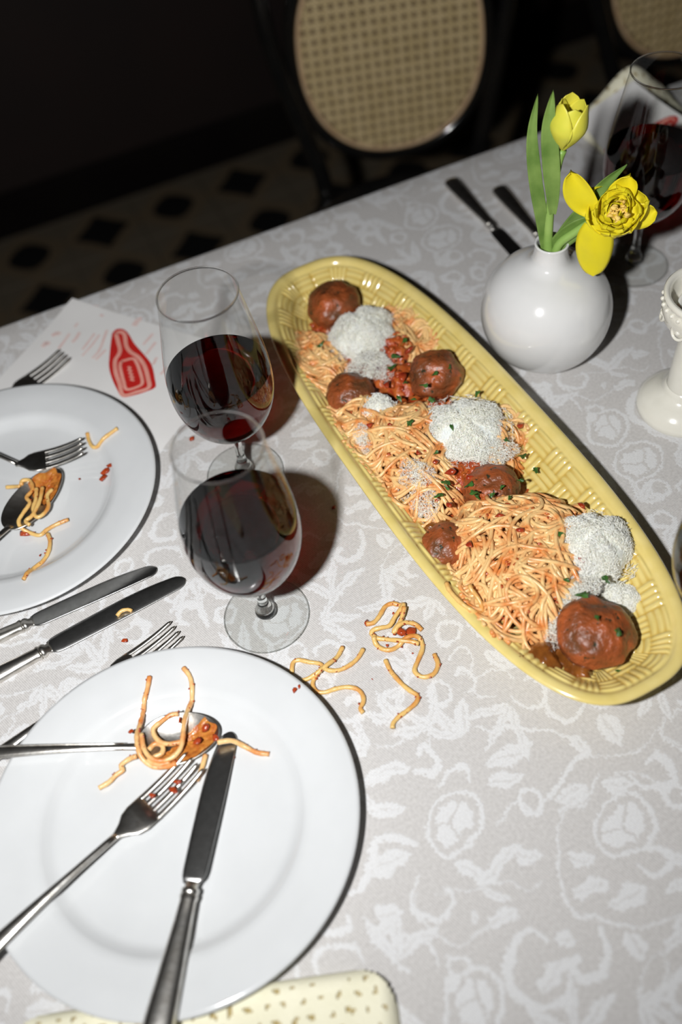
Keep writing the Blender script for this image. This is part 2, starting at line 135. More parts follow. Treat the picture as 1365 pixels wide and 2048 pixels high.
# ------------------------------------------------------------------ materials
def new_mat(name):
    m = bpy.data.materials.new(name); m.use_nodes = True
    nt = m.node_tree; return m, nt, nt.nodes['Principled BSDF']
def N(nt, t, **kw):
    n = nt.nodes.new(t)
    for k, v in kw.items(): setattr(n, k, v)
    return n
def setp(b, **kw):
    for k, v in kw.items():
        b.inputs[k.replace('_', ' ')].default_value = v
def mat(name, a, b=None, scale=20, rough=.4, metal=0, bump=0, bscale=60, coat=0, detail=4, lo=.35, hi=.65, spec=.5, sss=0, coat_r=.05):
    """noise mix of two colours with an optional fine bump"""
    m, nt, bs = new_mat(name); L = nt.links
    tc = N(nt, 'ShaderNodeTexCoord')
    if b is None: bs.inputs['Base Color'].default_value = (*a, 1)
    else:
        no = N(nt, 'ShaderNodeTexNoise'); no.inputs['Scale'].default_value = scale; no.inputs['Detail'].default_value = detail
        L.new(tc.outputs['Object'], no.inputs['Vector'])
        r = N(nt, 'ShaderNodeValToRGB'); e = r.color_ramp.elements
        e[0].position = lo; e[0].color = (*a, 1); e[1].position = hi; e[1].color = (*b, 1)
        L.new(no.outputs['Fac'], r.inputs[0]); L.new(r.outputs[0], bs.inputs['Base Color'])
    bs.inputs['Roughness'].default_value = rough; bs.inputs['Metallic'].default_value = metal
    bs.inputs['Coat Weight'].default_value = coat; bs.inputs['Coat Roughness'].default_value = coat_r
    bs.inputs['Specular IOR Level'].default_value = spec
    if sss:
        bs.inputs['Subsurface Weight'].default_value = sss; bs.inputs['Subsurface Radius'].default_value = (.006, .003, .0015)
        bs.inputs['Subsurface Scale'].default_value = 1
    if bump:
        nb = N(nt, 'ShaderNodeTexNoise'); nb.inputs['Scale'].default_value = bscale; nb.inputs['Detail'].default_value = 3
        L.new(tc.outputs['Object'], nb.inputs['Vector'])
        bp = N(nt, 'ShaderNodeBump'); bp.inputs['Strength'].default_value = bump; bp.inputs['Distance'].default_value = .002
        L.new(nb.outputs['Fac'], bp.inputs['Height']); L.new(bp.outputs[0], bs.inputs['Normal'])
    return m

M = {}
M['china'] = mat('white_glazed_china', (.635, .65, .66), (.66, .675, .685), 30, .12, coat=.4)
M['vase'] = mat('white_vase_glaze', (.69, .69, .685), (.73, .73, .725), 25, .13, coat=.5)
M['ivory'] = mat('ivory_glaze', (.72, .70, .62), (.76, .74, .66), 40, .15, coat=.5)
M['platter'] = mat('yellow_majolica_glaze', (.70, .555, .18), (.76, .62, .24), 60, .16, coat=.6, lo=.3, hi=.7)
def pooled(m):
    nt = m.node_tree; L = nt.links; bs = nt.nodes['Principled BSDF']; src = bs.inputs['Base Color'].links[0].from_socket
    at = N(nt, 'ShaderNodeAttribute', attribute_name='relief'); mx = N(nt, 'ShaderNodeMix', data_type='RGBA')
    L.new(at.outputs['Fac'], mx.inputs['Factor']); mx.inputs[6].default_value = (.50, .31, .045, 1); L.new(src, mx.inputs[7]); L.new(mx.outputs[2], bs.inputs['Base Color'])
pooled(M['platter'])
M['silver'] = mat('worn_silver', (.62, .59, .54), (.78, .76, .72), 120, .3, metal=1, bump=.06, bscale=300)
M['steel'] = mat('knife_steel', (.50, .50, .49), (.58, .58, .57), 200, .28, metal=1, bump=.03, bscale=500)
M['pasta'] = mat('spaghetti_with_tomato', (.80, .52, .225), (.66, .21, .045), 75, .38, coat=.2, lo=.43, hi=.68, bump=.25, bscale=260, coat_r=.2)
M['pasta_pale'] = mat('pale_spaghetti', (.75, .485, .165), (.62, .23, .04), 60, .36, coat=.2, lo=.48, hi=.70, bump=.2, bscale=260, coat_r=.2)
M['sauce'] = mat('tomato_sauce', (.34, .04, .010), (.50, .13, .025), 110, .3, coat=.35, bump=.8, bscale=220, coat_r=.15)
M['oil'] = mat('oily_brown_sauce', (.12, .038, .008), (.26, .085, .015), 90, .15, coat=.6, bump=.4, bscale=150)
M['film'] = mat('sauce_on_spoon', (.42, .10, .018), (.55, .22, .04), 170, .3, coat=.3, bump=.6, bscale=300)
M['tomato'] = mat('cooked_tomato', (.27, .020, .008), (.40, .06, .018), 140, .18, coat=.6, bump=.5, bscale=220)
M['tomato_bits'] = mat('tomato_bits_in_sauce', (.34, .03, .01), (.50, .13, .03), 150, .3, coat=.3)
M['cheese'] = mat('grated_cheese', (.94, .92, .80), (.96, .95, .87), 80, .6, sss=.35)
M['parsley'] = mat('chopped_parsley', (.022, .075, .012), (.05, .15, .022), 200, .45)
M['leaf'] = mat('tulip_leaf', (.095, .185, .032), (.20, .31, .075), 35, .42, bump=.15, bscale=120)
M['stalk'] = mat('tulip_stalk', (.30, .46, .12), (.20, .36, .07), 30, .45)
M['petal'] = mat('yellow_petal', (.80, .66, .015), (.72, .60, .02), 45, .42, lo=.4, hi=.7, sss=.1)
M['petal_b'] = mat('pale_yellow_petal', (.78, .68, .07), (.62, .60, .06), 40, .4, sss=.1)
M['stamen'] = mat('creamy_stamens', (.85, .62, .16), (.80, .52, .10), 120, .6)
M['black'] = mat('black_lacquered_wood', (.006, .006, .006), (.010, .009, .008), 20, .12, coat=.5)
M['cane'] = mat('woven_cane', (.54, .41, .20), (.64, .50, .27), 60, .5)
M['cane_edge'] = mat('cane_binding', (.55, .36, .2), (.62, .44, .26), 40, .45)
M['lining'] = mat('brown_cane_lining', (.13, .08, .035), (.16, .1, .045), 30, .8)
M['wood'] = mat('table_wood', (.05, .028, .015), (.08, .045, .025), 12, .4)
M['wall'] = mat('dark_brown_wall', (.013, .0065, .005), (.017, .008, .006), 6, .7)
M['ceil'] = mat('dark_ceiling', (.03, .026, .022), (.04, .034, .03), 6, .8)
M['base'] = mat('black_baseboard', (.006, .004, .004), (.008, .006, .005), 8, .9, spec=.1)
M['grout'] = mat('floor_mortar', (.15, .12, .085), (.17, .14, .1), 20, .8)
M['paper'] = mat('menu_paper', (.74, .73, .72), (.78, .77, .76), 15, .55)
M['red'] = mat('red_print', (.50, .014, .012), (.55, .02, .016), 60, .5)
M['pink'] = mat('pale_red_print', (.74, .30, .24), (.78, .36, .3), 60, .5)
M['faint'] = mat('faint_red_print', (.72, .52, .49), (.75, .60, .57), 90, .5)
M['napkin'] = mat('cream_napkin', (.80, .77, .58), (.85, .82, .64), 50, .8, bump=.3, bscale=400)
M['wax'] = mat('candle_wax', (.8, .78, .72), (.84, .82, .76), 40, .35, sss=.3)
M['crumb'] = mat('sauce_crumb', (.42, .06, .012), (.30, .035, .012), 300, .25, coat=.4, bump=.5, bscale=300)

def meatball_mat():
    m, nt, bs = new_mat('meatball_in_sauce'); L = nt.links
    tc = N(nt, 'ShaderNodeTexCoord'); oi = N(nt, 'ShaderNodeObjectInfo')
    ad = N(nt, 'ShaderNodeVectorMath', operation='ADD'); L.new(tc.outputs['Object'], ad.inputs[0]); L.new(oi.outputs['Location'], ad.inputs[1])
    n1 = N(nt, 'ShaderNodeTexNoise'); n1.inputs['Scale'].default_value = 45; n1.inputs['Detail'].default_value = 5
    n2 = N(nt, 'ShaderNodeTexNoise'); n2.inputs['Scale'].default_value = 190; n2.inputs['Detail'].default_value = 2
    for n in (n1, n2): L.new(ad.outputs[0], n.inputs['Vector'])
    r = N(nt, 'ShaderNodeValToRGB'); e = r.color_ramp.elements
    e[0].position = .33; e[0].color = (.10, .042, .016, 1); e[1].position = .66; e[1].color = (.40, .09, .022, 1)
    k = e.new(.5); k.color = (.24, .060, .016, 1)
    L.new(n1.outputs['Fac'], r.inputs[0])
    r2 = N(nt, 'ShaderNodeValToRGB'); e = r2.color_ramp.elements
    e[0].position = .30; e[0].color = (1, 1, 1, 1); e[1].position = .36; e[1].color = (0, 0, 0, 1)
    L.new(n2.outputs['Fac'], r2.inputs[0])
    mx = N(nt, 'ShaderNodeMix', data_type='RGBA'); L.new(r2.outputs[0], mx.inputs['Factor'])
    L.new(r.outputs[0], mx.inputs[6]); mx.inputs[7].default_value = (.03, .028, .012, 1)
    L.new(mx.outputs[2], bs.inputs['Base Color'])
    setp(bs, Roughness=.44, Coat_Weight=.22, Coat_Roughness=.3)
    bp = N(nt, 'ShaderNodeBump'); bp.inputs['Strength'].default_value = .8; bp.inputs['Distance'].default_value = .0025
    hh = N(nt, 'ShaderNodeMath', operation='MULTIPLY_ADD'); L.new(n1.outputs['Fac'], hh.inputs[0]); hh.inputs[1].default_value = 2.5; L.new(n2.outputs['Fac'], hh.inputs[2])
    L.new(hh.outputs[0], bp.inputs['Height']); L.new(bp.outputs[0], bs.inputs['Normal'])
    return m
M['meat'] = meatball_mat()

def glass_mats():
    # thin blown wall: straight-through transmission plus Fresnel reflection
    m = bpy.data.materials.new('thin_blown_glass'); m.use_nodes = True; nt = m.node_tree; L = nt.links
    nt.nodes.remove(nt.nodes['Principled BSDF']); out = nt.nodes['Material Output']
    tr = N(nt, 'ShaderNodeBsdfTransparent'); tr.inputs[0].default_value = (.965, .97, .965, 1)
    gl = N(nt, 'ShaderNodeBsdfGlossy'); gl.inputs['Roughness'].default_value = .02
    lw = N(nt, 'ShaderNodeLayerWeight'); lw.inputs['Blend'].default_value = .5
    pw = N(nt, 'ShaderNodeMath', operation='POWER'); L.new(lw.outputs['Facing'], pw.inputs[0]); pw.inputs[1].default_value = 5
    fr = N(nt, 'ShaderNodeMath', operation='MULTIPLY_ADD'); L.new(pw.outputs[0], fr.inputs[0]); fr.inputs[1].default_value = .75; fr.inputs[2].default_value = .045; fr.use_clamp = True
    mx = N(nt, 'ShaderNodeMixShader'); L.new(fr.outputs[0], mx.inputs[0]); L.new(tr.outputs[0], mx.inputs[1]); L.new(gl.outputs[0], mx.inputs[2])
    L.new(mx.outputs[0], out.inputs['Surface']); M['thin'] = m
    m, nt, bs = new_mat('solid_glass'); setp(bs, Roughness=0., IOR=1.5, Transmission_Weight=1.); bs.inputs['Base Color'].default_value = (.98, .99, .98, 1); M['glass'] = m
    m, nt, bs = new_mat('red_wine'); setp(bs, Roughness=0., IOR=1.345, Transmission_Weight=1.)
    bs.inputs['Base Color'].default_value = (1, .9, .9, 1)
    va = N(nt, 'ShaderNodeVolumeAbsorption'); va.inputs['Color'].default_value = (.80, .03, .06, 1); va.inputs['Density'].default_value = 150
    nt.links.new(va.outputs[0], nt.nodes['Material Output'].inputs['Volume']); M['wine'] = m
glass_mats()

def tile_mat(name, ground, alt, k, rad):
    """cement tile print: dark four-pointed figure with lobed sides on a pale ground"""
    m, nt, bs = new_mat(name); L = nt.links
    tc = N(nt, 'ShaderNodeTexCoord'); sp = N(nt, 'ShaderNodeSeparateXYZ'); L.new(tc.outputs['Object'], sp.inputs[0])
    def mth(op, a, b=None):
        n = N(nt, 'ShaderNodeMath', operation=op)
        for i, x in enumerate((a, b)):
            if x is None: continue
            if isinstance(x, (int, float)): n.inputs[i].default_value = x
            else: L.new(x, n.inputs[i])
        return n.outputs[0]
    ax = mth('ABSOLUTE', sp.outputs[0]); ay = mth('ABSOLUTE', sp.outputs[1])
    d = mth('ADD', mth('POWER', ax, k), mth('POWER', ay, k))
    fig = mth('LESS_THAN', d, rad**k)
    no = N(nt, 'ShaderNodeTexNoise'); no.inputs['Scale'].default_value = 9; L.new(tc.outputs['Object'], no.inputs['Vector'])
    g = N(nt, 'ShaderNodeMix', data_type='RGBA'); band = mth('GREATER_THAN', mth('ADD', ax, ay), .105)
    L.new(band, g.inputs['Factor']); g.inputs[6].default_value = (*ground, 1); g.inputs[7].default_value = (*alt, 1)
    x = N(nt, 'ShaderNodeMix', data_type='RGBA'); L.new(fig, x.inputs['Factor'])
    L.new(g.outputs[2], x.inputs[6]); x.inputs[7].default_value = (.006, .006, .006, 1)
    L.new(x.outputs[2], bs.inputs['Base Color']); setp(bs, Roughness=.55)
    return m
M['tileA'] = tile_mat('cement_tile_pointed', (.155, .115, .07), (.14, .115, .08), .9, .072)
M['tileB'] = tile_mat('cement_tile_lobed', (.155, .115, .07), (.14, .115, .08), 1.5, .052)

def damask():
    """the woven damask: one 34 x 36 cm repeat drawn into an image in memory"""
    TW, TH, nx, ny = 34., 36., 1024, 1088
    img = np.zeros((ny, nx)); 
    yy, xx = np.mgrid[0:ny, 0:nx]; X = (xx+.5)/nx*TW; Y = (yy+.5)/ny*TH
    def put(cx, cy, rad, fn):
        """evaluate fn(dx, dy)->mask in a wrapped window"""
        px = int(rad/TW*nx)+3; py = int(rad/TH*ny)+3
        ix = (np.arange(-px, px+1)+int(cx/TW*nx)); iy = (np.arange(-py, py+1)+int(cy/TH*ny))
        dx = (ix+.5)/nx*TW-cx; dy = (iy+.5)/ny*TH-cy
        mk = fn(*np.meshgrid(dx, dy)); gi = np.ix_(iy % ny, ix % nx)
        img[gi] = np.maximum(img[gi], mk)
    soft = lambda d: np.clip(.5-d/.09, 0, 1)
    def stroke(w, pts):
        P = spline(np.array(pts, float), .5); n = len(P)
        for i in range(n-1):
            a, b = P[i], P[i+1]; c = (a+b)/2; h = (b-a)/2; l2 = h@h+1e-9
            ww = w*(.55+.45*math.sin(math.pi*(i+.5)/n))/2
            def fn(dx, dy):
                t = np.clip((dx*h[0]+dy*h[1])/l2, -1, 1); return soft(np.hypot(dx-t*h[0], dy-t*h[1])-ww)
            put(c[0], c[1], math.sqrt(l2)+w, fn)
    def leaf(w, a, b, lobes=True):
        a = np.array(a, float); b = np.array(b, float); c = (a+b)/2; L = np.linalg.norm(b-a); u = (b-a)/L
        w = min(w, L*.8)
        def fn(dx, dy):
            s = (dx*u[0]+dy*u[1])/L+.5; t = -dx*u[1]+dy*u[0]
            sc = np.clip(s, 0, 1); prof = w/2*np.sin(np.pi*sc**.8)**.75*(1+(.16*np.sin(sc*11+t*1.5) if lobes else 0))
            m = soft(np.abs(t)-prof)*((s > 0)&(s < 1)); return m*(1-.75*np.clip(.5-(np.abs(t)-.05)/.08, 0, 1)*(s < .8))
        put(c[0], c[1], L*.6+w, fn)
    def oval(cx, cy, ang=.6, s=1.):
        ca, sa = math.cos(ang), math.sin(ang)
        def fn(dx, dy):
            u = (dx*ca+dy*sa)/s; v = (-dx*sa+dy*ca)/s*1.1
            d = np.hypot(u/2.25, v/2.05); ring = soft((np.abs(d-1)-.075)*2.1)
            th = np.arctan2(v, u); gap = np.min([np.abs((th-k+np.pi) % (2*np.pi)-np.pi) for k in (.35, 2.3, 4.2)], axis=0)*np.hypot(u, v)
            body = soft((np.hypot(u/1.68, v/1.5)-1)*1.4+.18*np.abs(np.sin(th*4.5)))*np.clip((gap-.05)/.08, 0, 1)
            return np.maximum(ring, body)
        put(cx, cy, 2.8*s, fn)
    for w, p in D['stems']: stroke(w*.8, p)
    for w, p in D['leaves']: leaf(w*.78, *p)
    for c in D['ovals']: oval(*c)
    r = random.Random(3)                                  # small sprigs where the repeat is still bare
    for k in range(150):
        best = None
        for q in range(14):
            x, y = r.uniform(0, TW), r.uniform(0, TH); ix, iy = int(x/TW*nx), int(y/TH*ny)
            win = img[np.ix_(np.arange(iy-50, iy+51) % ny, np.arange(ix-50, ix+51) % nx)].mean()
            if best is None or win < best[0]: best = (win, x, y)
        if best[0] > .13: continue
        _, x, y = best; a = r.uniform(0, 6.28); R = r.uniform(1.2, 2.1)
        kind = r.random()
        if kind < .4:
            stroke(r.choice((.22, .4, .6)), [(x+R*math.cos(a+t)*(1-t/7), y+R*math.sin(a+t)*(1-t/7)) for t in (0, .7, 1.4, 2.2, 3, 3.9, 4.8)])
        elif kind < .8:
            for t in (-.8, 0, .8): leaf(.9, (x, y), (x+2*R*math.cos(a+t), y+2*R*math.sin(a+t)))
        else:
            stroke(.45, [(x+.9*math.cos(t), y+.9*math.sin(t)) for t in np.linspace(0, 6.28, 9)])
    # soften the drawing into woven shapes: periodic warp
    wx = sum(a*np.sin(2*np.pi*(k*X/TW+l*Y/TH)+p) for k, l, a, p in ((5, 3, .16, .3), (-4, 7, .13, 1.7), (11, -6, .08, 2.2), (17, 9, .06, .9), (-21, 15, .05, 4)))
    wy = sum(a*np.sin(2*np.pi*(k*X/TW+l*Y/TH)+p) for k, l, a, p in ((4, -5, .16, 2.3), (7, 4, .13, .4), (-9, 10, .08, 3.2), (15, -12, .06, 1.9), (19, 20, .05, 5)))
    img = img[((Y+wy)/TH*ny).astype(int) % ny, ((X+wx)/TW*nx).astype(int) % nx]
    im = bpy.data.images.new('damask_repeat', nx, ny, alpha=False, float_buffer=False, is_data=True)
    px = np.ones((ny, nx, 4), np.float32); px[..., :3] = img[..., None]; im.pixels.foreach_set(px.ravel()); im.update(); im.pack()
    m, nt, bs = new_mat('damask_cloth'); L = nt.links
    uv = N(nt, 'ShaderNodeUVMap'); tc = N(nt, 'ShaderNodeTexCoord')
    n0 = N(nt, 'ShaderNodeTexNoise'); n0.inputs['Scale'].default_value = 420; n0.inputs['Detail'].default_value = 2; L.new(tc.outputs['Object'], n0.inputs['Vector'])
    sb = N(nt, 'ShaderNodeVectorMath', operation='SUBTRACT'); L.new(n0.outputs['Color'], sb.inputs[0]); sb.inputs[1].default_value = (.5, .5, .5)
    scl = N(nt, 'ShaderNodeVectorMath', operation='SCALE'); L.new(sb.outputs[0], scl.inputs[0]); scl.inputs['Scale'].default_value = .020
    ad = N(nt, 'ShaderNodeVectorMath', operation='ADD'); L.new(uv.outputs[0], ad.inputs[0]); L.new(scl.outputs[0], ad.inputs[1])
    ti = N(nt, 'ShaderNodeTexImage'); ti.image = im; ti.extension = 'REPEAT'; L.new(ad.outputs[0], ti.inputs[0])
    # ground weave: fine diagonal ribs
    mp = N(nt, 'ShaderNodeMapping'); mp.inputs['Rotation'].default_value = (0, 0, math.radians(-22)); L.new(tc.outputs['Object'], mp.inputs[0])
    wv = N(nt, 'ShaderNodeTexWave'); wv.inputs['Scale'].default_value = 210; wv.inputs['Distortion'].default_value = 1.2; wv.inputs['Detail'].default_value = 2
    wv.inputs['Detail Scale'].default_value = 3; L.new(mp.outputs[0], wv.inputs['Vector'])
    gr = N(nt, 'ShaderNodeMix', data_type='RGBA'); gr.inputs[6].default_value = (.44, .424, .412, 1); gr.inputs[7].default_value = (.65, .634, .622, 1)
    mul = N(nt, 'ShaderNodeMath', operation='MULTIPLY_ADD'); L.new(n0.outputs['Fac'], mul.inputs[0]); mul.inputs[1].default_value = 1.1; mul.inputs[2].default_value = -.3
    av = N(nt, 'ShaderNodeMath', operation='MULTIPLY_ADD'); L.new(wv.outputs['Fac'], av.inputs[0]); av.inputs[1].default_value = .55; L.new(mul.outputs[0], av.inputs[2]); av.use_clamp = True
    L.new(av.outputs[0], gr.inputs['Factor'])
    n3 = N(nt, 'ShaderNodeTexNoise'); n3.inputs['Scale'].default_value = 900; n3.inputs['Detail'].default_value = 1; L.new(tc.outputs['Object'], n3.inputs['Vector'])
    sp = N(nt, 'ShaderNodeMath', operation='MULTIPLY_ADD'); L.new(n3.outputs['Fac'], sp.inputs[0]); sp.inputs[1].default_value = 1.3; sp.inputs[2].default_value = .02
    fc = N(nt, 'ShaderNodeMath', operation='MULTIPLY'); L.new(ti.outputs[0], fc.inputs[0]); L.new(sp.outputs[0], fc.inputs[1]); fc.use_clamp = True
    cl = N(nt, 'ShaderNodeMix', data_type='RGBA'); L.new(fc.outputs[0], cl.inputs['Factor']); L.new(gr.outputs[2], cl.inputs[6]); cl.inputs[7].default_value = (.725, .735, .75, 1)
    L.new(cl.outputs[2], bs.inputs['Base Color']); setp(bs, Roughness=.85); bs.inputs['Specular IOR Level'].default_value = .2
    hs = N(nt, 'ShaderNodeMath', operation='MULTIPLY_ADD'); L.new(ti.outputs[0], hs.inputs[0]); hs.inputs[1].default_value = 1.2; L.new(av.outputs[0], hs.inputs[2])
    bp = N(nt, 'ShaderNodeBump'); bp.inputs['Strength'].default_value = .25; bp.inputs['Distance'].default_value = .0006
    L.new(hs.outputs[0], bp.inputs['Height']); L.new(bp.outputs[0], bs.inputs['Normal'])
    return m
M['damask'] = damask()

# ------------------------------------------------------------------ the room
def struct(name, mb, m, smooth=False): return tag(mb.build(name, m, smooth=smooth), kind='structure')
X0, X1, Y0, Y1 = -190, 330, -230, 171
floor = struct('floor', MB().box((X0, Y0, -79), (X1, Y1+8, -75.6)), M['grout'])
TS = 18.3
tiles = {}
for key in ('tileA', 'tileB'):
    h = TS/2-.12; b = MB(); z0, z1 = -.7, .6
    b.add([(-h,-h,z0),(h,-h,z0),(h,h,z0),(-h,h,z0),(-h,-h,z1-.08),(h,-h,z1-.08),(h,h,z1-.08),(-h,h,z1-.08),
           (-h+.1,-h+.1,z1),(h-.1,-h+.1,z1),(h-.1,h-.1,z1),(-h+.1,h-.1,z1)],
          [(4,5,1,0),(5,6,2,1),(6,7,3,2),(7,4,0,3),(8,9,5,4),(9,10,6,5),(10,11,7,6),(11,8,4,7),(8,9,10,11)])
    tiles[key] = b.mesh('floor_tile', M[key], False)
for i in range(-6, 10):
    for j in range(-4, 1):
        t = bpy.data.objects.new('floor_tile', tiles['tileA' if (i+j) % 2 == 0 else 'tileB']); COL.objects.link(t)
        t.parent = floor; t.location = ((28.5+i*TS)*.01, (159.2+j*TS)*.01, -.756+.0005*rnd.random())
        t.location.z = -.756+.001
# floor object sits at world table height origin, tiles use its frame
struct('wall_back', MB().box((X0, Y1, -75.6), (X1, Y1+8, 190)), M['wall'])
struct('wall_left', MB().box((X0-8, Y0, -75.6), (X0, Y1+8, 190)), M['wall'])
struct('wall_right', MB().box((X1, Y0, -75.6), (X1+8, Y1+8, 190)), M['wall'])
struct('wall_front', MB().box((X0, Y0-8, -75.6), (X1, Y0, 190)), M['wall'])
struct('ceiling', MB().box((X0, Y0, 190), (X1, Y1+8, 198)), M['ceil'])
bb = MB(); bb.grid([[(X0, Y1-d, z), (X1, Y1-d, z)] for d, z in ((1.6, -75), (1.6, -66), (1.2, -65), (.3, -64.4), (0, -64.2))])
struct('baseboard_back', bb, M['base'])

# ------------------------------------------------------------------ table and cloth
TX0, TX1, TY0, TY1 = -57., 86., -92., 38.9
tb = empty('dining_table', ((TX0+TX1)/2, (TY0+TY1)/2, -75)); tag(tb, 'dark wooden dining table hidden under the damask cloth', 'table')
hx, hy = (TX1-TX0)/2, (TY1-TY0)/2
MB().box((-hx+.5, -hy+.5, 71.8), (hx-.5, hy-.5, 74.75)).build('tabletop', M['wood'], tb, smooth=False)
MB().box((-hx+6, -hy+6, 64), (hx-6, hy-6, 71.8)).build('apron', M['wood'], tb, smooth=False)
for sx in (-1, 1):
    for sy in (-1, 1):
        MB().lathe([(0, 0), (2.4, 0), (2.6, 3), (2.2, 8), (3, 40), (3.6, 58), (3.6, 64), (0, 64)], 20).build('leg', M['wood'], tb, (sx*(hx-11), sy*(hy-11), 0))

def cloth():
    drop = 21; rc = .9
    def axis(a, b):
        mid = np.linspace(a, b, int((b-a)/2.2))
        arc = [(.25, .5), (.5, .5)]
        s = np.concatenate([a-rc*1.2-np.array([drop, drop*.66, drop*.33, .01][:])*1., a-rc*np.array([.8, .4]), mid, b+rc*np.array([.4, .8]), b+rc*1.2+np.array([.01, drop*.33, drop*.66, drop])])
        return s
    us, vs = axis(TX0, TX1), axis(TY0, TY1)
    def fold(t, a, b):
        # distance past an edge -> (coordinate, drop)
        if t < a: d = a-t; sgn = -1; e = a
        elif t > b: d = t-b; sgn = 1; e = b
        else: return t, 0.
        k = rc*1.2
        if d < k: q = d/k*math.pi/2; return e+sgn*.55*math.sin(q), .55*(1-math.cos(q))
        return e+sgn*(.55), .55+(d-k)
    P = np.zeros((len(us), len(vs), 3))
    for i, u in enumerate(us):
        for j, v in enumerate(vs):
            x, dx = fold(u, TX0, TX1); y, dy = fold(v, TY0, TY1); dz = max(dx, dy)
            wob = min(1, dz/15)*1.6
            if dx > 0: x += (wob*math.sin(v*.42)*.8 + wob)*(1 if u > 0 else -1)
            if dy > 0: y += (wob*math.sin(u*.37)*.8 + wob)*(1 if v > 0 else -1)
            P[i, j] = (x, y, -dz)
    b = MB().grid(P); o = b.build('tablecloth', M['damask'])
    me = o.data; ul = me.uv_layers.new(name='UVMap')
    uvv = np.stack(np.meshgrid(us/34., vs/36., indexing='ij'), -1).reshape(-1, 2)
    li = np.zeros(len(me.loops), np.int32); me.loops.foreach_get('vertex_index', li)
    ul.data.foreach_set('uv', uvv[li].ravel().astype(np.float32))
    tag(o, 'grey and white damask tablecloth with woven flowers, spread over the table', 'tablecloth')
cloth()

# ------------------------------------------------------------------ cane chairs
def chair(loc, yaw, label):
    r = empty('cane_chair', (*loc, -75), (0, 0, yaw)); tag(r, label, 'chair', 'black bentwood cane chairs')
    lean = .19
    hz = 46
    # rear legs and outer back hoop in one bent rod
    L = [(-17.5, 22, .5), (-14.5, 18.5, 22), (-12.5, 17, hz), (-14.2, 18.7, 56), (-16.8, 20.9, 66), (-18.2, 23.2, 76), (-17.2, 25.6, 87), (-12, 27.2, 95), (0, 28, 98.5)]
    path = spline(L+[(-x, y, z) for x, y, z in L[-2::-1]], 1.2)
    MB().tube(path, 1.35, 14).build('back_hoop', M['black'], r)
    cz = 67.94; zc = np.array([0, math.sin(lean), math.cos(lean)])
    def oval(t, a, b, off=0.):
        x = a*np.sign(np.cos(t))*abs(np.cos(t))**.89; q = b*np.sign(np.sin(t))*abs(np.sin(t))**.89
        return np.array([x, 21.6+off, cz])+zc*q
    ts = np.linspace(0, 2*np.pi, 72, endpoint=False)
    MB().tube([oval(t, 14.9, 16.3) for t in ts], 1.05, 12, closed=True).build('back_ring', M['black'], r)
    MB().tube([oval(t, 13.75, 15.1, -.75) for t in ts], .38, 8, closed=True).build('cane_binding', M['cane_edge'], r)
    # the woven panel: doubled verticals and horizontals with diagonals through them
    pan = MB(); a0, b0 = 13.7, 15.05; pit = 1.5
    def clip(p, d):
        # segment of the line p+t d inside the oval
        A = (d[0]/a0)**2+(d[1]/b0)**2; B = 2*(p[0]*d[0]/a0**2+p[1]*d[1]/b0**2); Cc = (p[0]/a0)**2+(p[1]/b0)**2-1
        q = B*B-4*A*Cc
        if q <= 0: return None
        q = math.sqrt(q); return (-B-q)/(2*A), (-B+q)/(2*A)
    def strip(p, d, w, off):
        c = clip(p, d)
        if not c or c[1]-c[0] < .6: return
        t = np.linspace(c[0], c[1], max(2, int((c[1]-c[0])/4)+1)); nx, nz = -d[1], d[0]
        l, q = [], []
        for tt in t:
            for s, arr in ((-1, l), (1, q)):
                x = p[0]+d[0]*tt+s*w/2*nx; z = p[1]+d[1]*tt+s*w/2*nz
                arr.append(np.array([x, 21.6-.75+off, cz])+zc*z)
        n2 = [v+np.array([0, .1, 0]) for v in l]; q2 = [v+np.array([0, .1, 0]) for v in q]
        pan.grid(np.array([l, q, q2, n2]), cu=True)
    for k in range(-14, 15):
        for s in (-.2, .2):
            strip((k*pit+s, 0), (0, 1), .27, .0); strip((0, k*pit+s), (1, 0), .27, -.1)
    h = math.sqrt(.5)
    for k in range(-36, 37):
        strip(((k+.5)*pit*h*h, -(k+.5)*pit*h*h), (h, h), .26, -.16); strip(((k+.5)*pit*h*h, (k+.5)*pit*h*h), (h, -h), .26, -.22)
    tag(pan.build('cane_back', M['cane'], r, smooth=False), kind='stuff')
    back = MB(); back.grid([[oval(t, q*13.9, q*15.3, -.3) for t in ts] for q in (.02, .5, 1)], cv=True)
    back.build('cane_lining', M['lining'], r)
    # seat: bent ring with a cane disc, rung, front legs
    th = np.linspace(0, 2*np.pi, 56, endpoint=False)
    sr = [(20*math.cos(t), 19.5*math.sin(t)-1, hz) for t in th]
    MB().tube(sr, 1.7, 12, closed=True).build('seat_ring', M['black'], r)
    MB().grid([[(q*19.3*math.cos(t), q*18.8*math.sin(t)-1, hz+.5) for t in th] for q in (.01, .5, 1)], cv=True).build('seat_panel', M['black'], r)
    for s in (-1, 1):
        MB().tube(spline([(s*13.5, -15.5, hz-1), (s*14.5, -17, 25), (s*15.5, -18.5, .5)], 3), np.linspace(1.7, 1.2, len(spline([(s*13.5, -15.5, hz-1), (s*14.5, -17, 25), (s*15.5, -18.5, .5)], 3))), 12).build('leg', M['black'], r)
    MB().tube([(15.2*math.cos(t), 15*math.sin(t), 24) for t in th], .85, 10, closed=True).build('rung_ring', M['black'], r)
    return r
chair((28.17, 59.43), -.28, 'black bentwood chair with pale oval cane back, standing beyond the far table edge')
chair((84, 57), -.1, 'cane-backed chair cut off by the top right corner, behind the far wine glass')

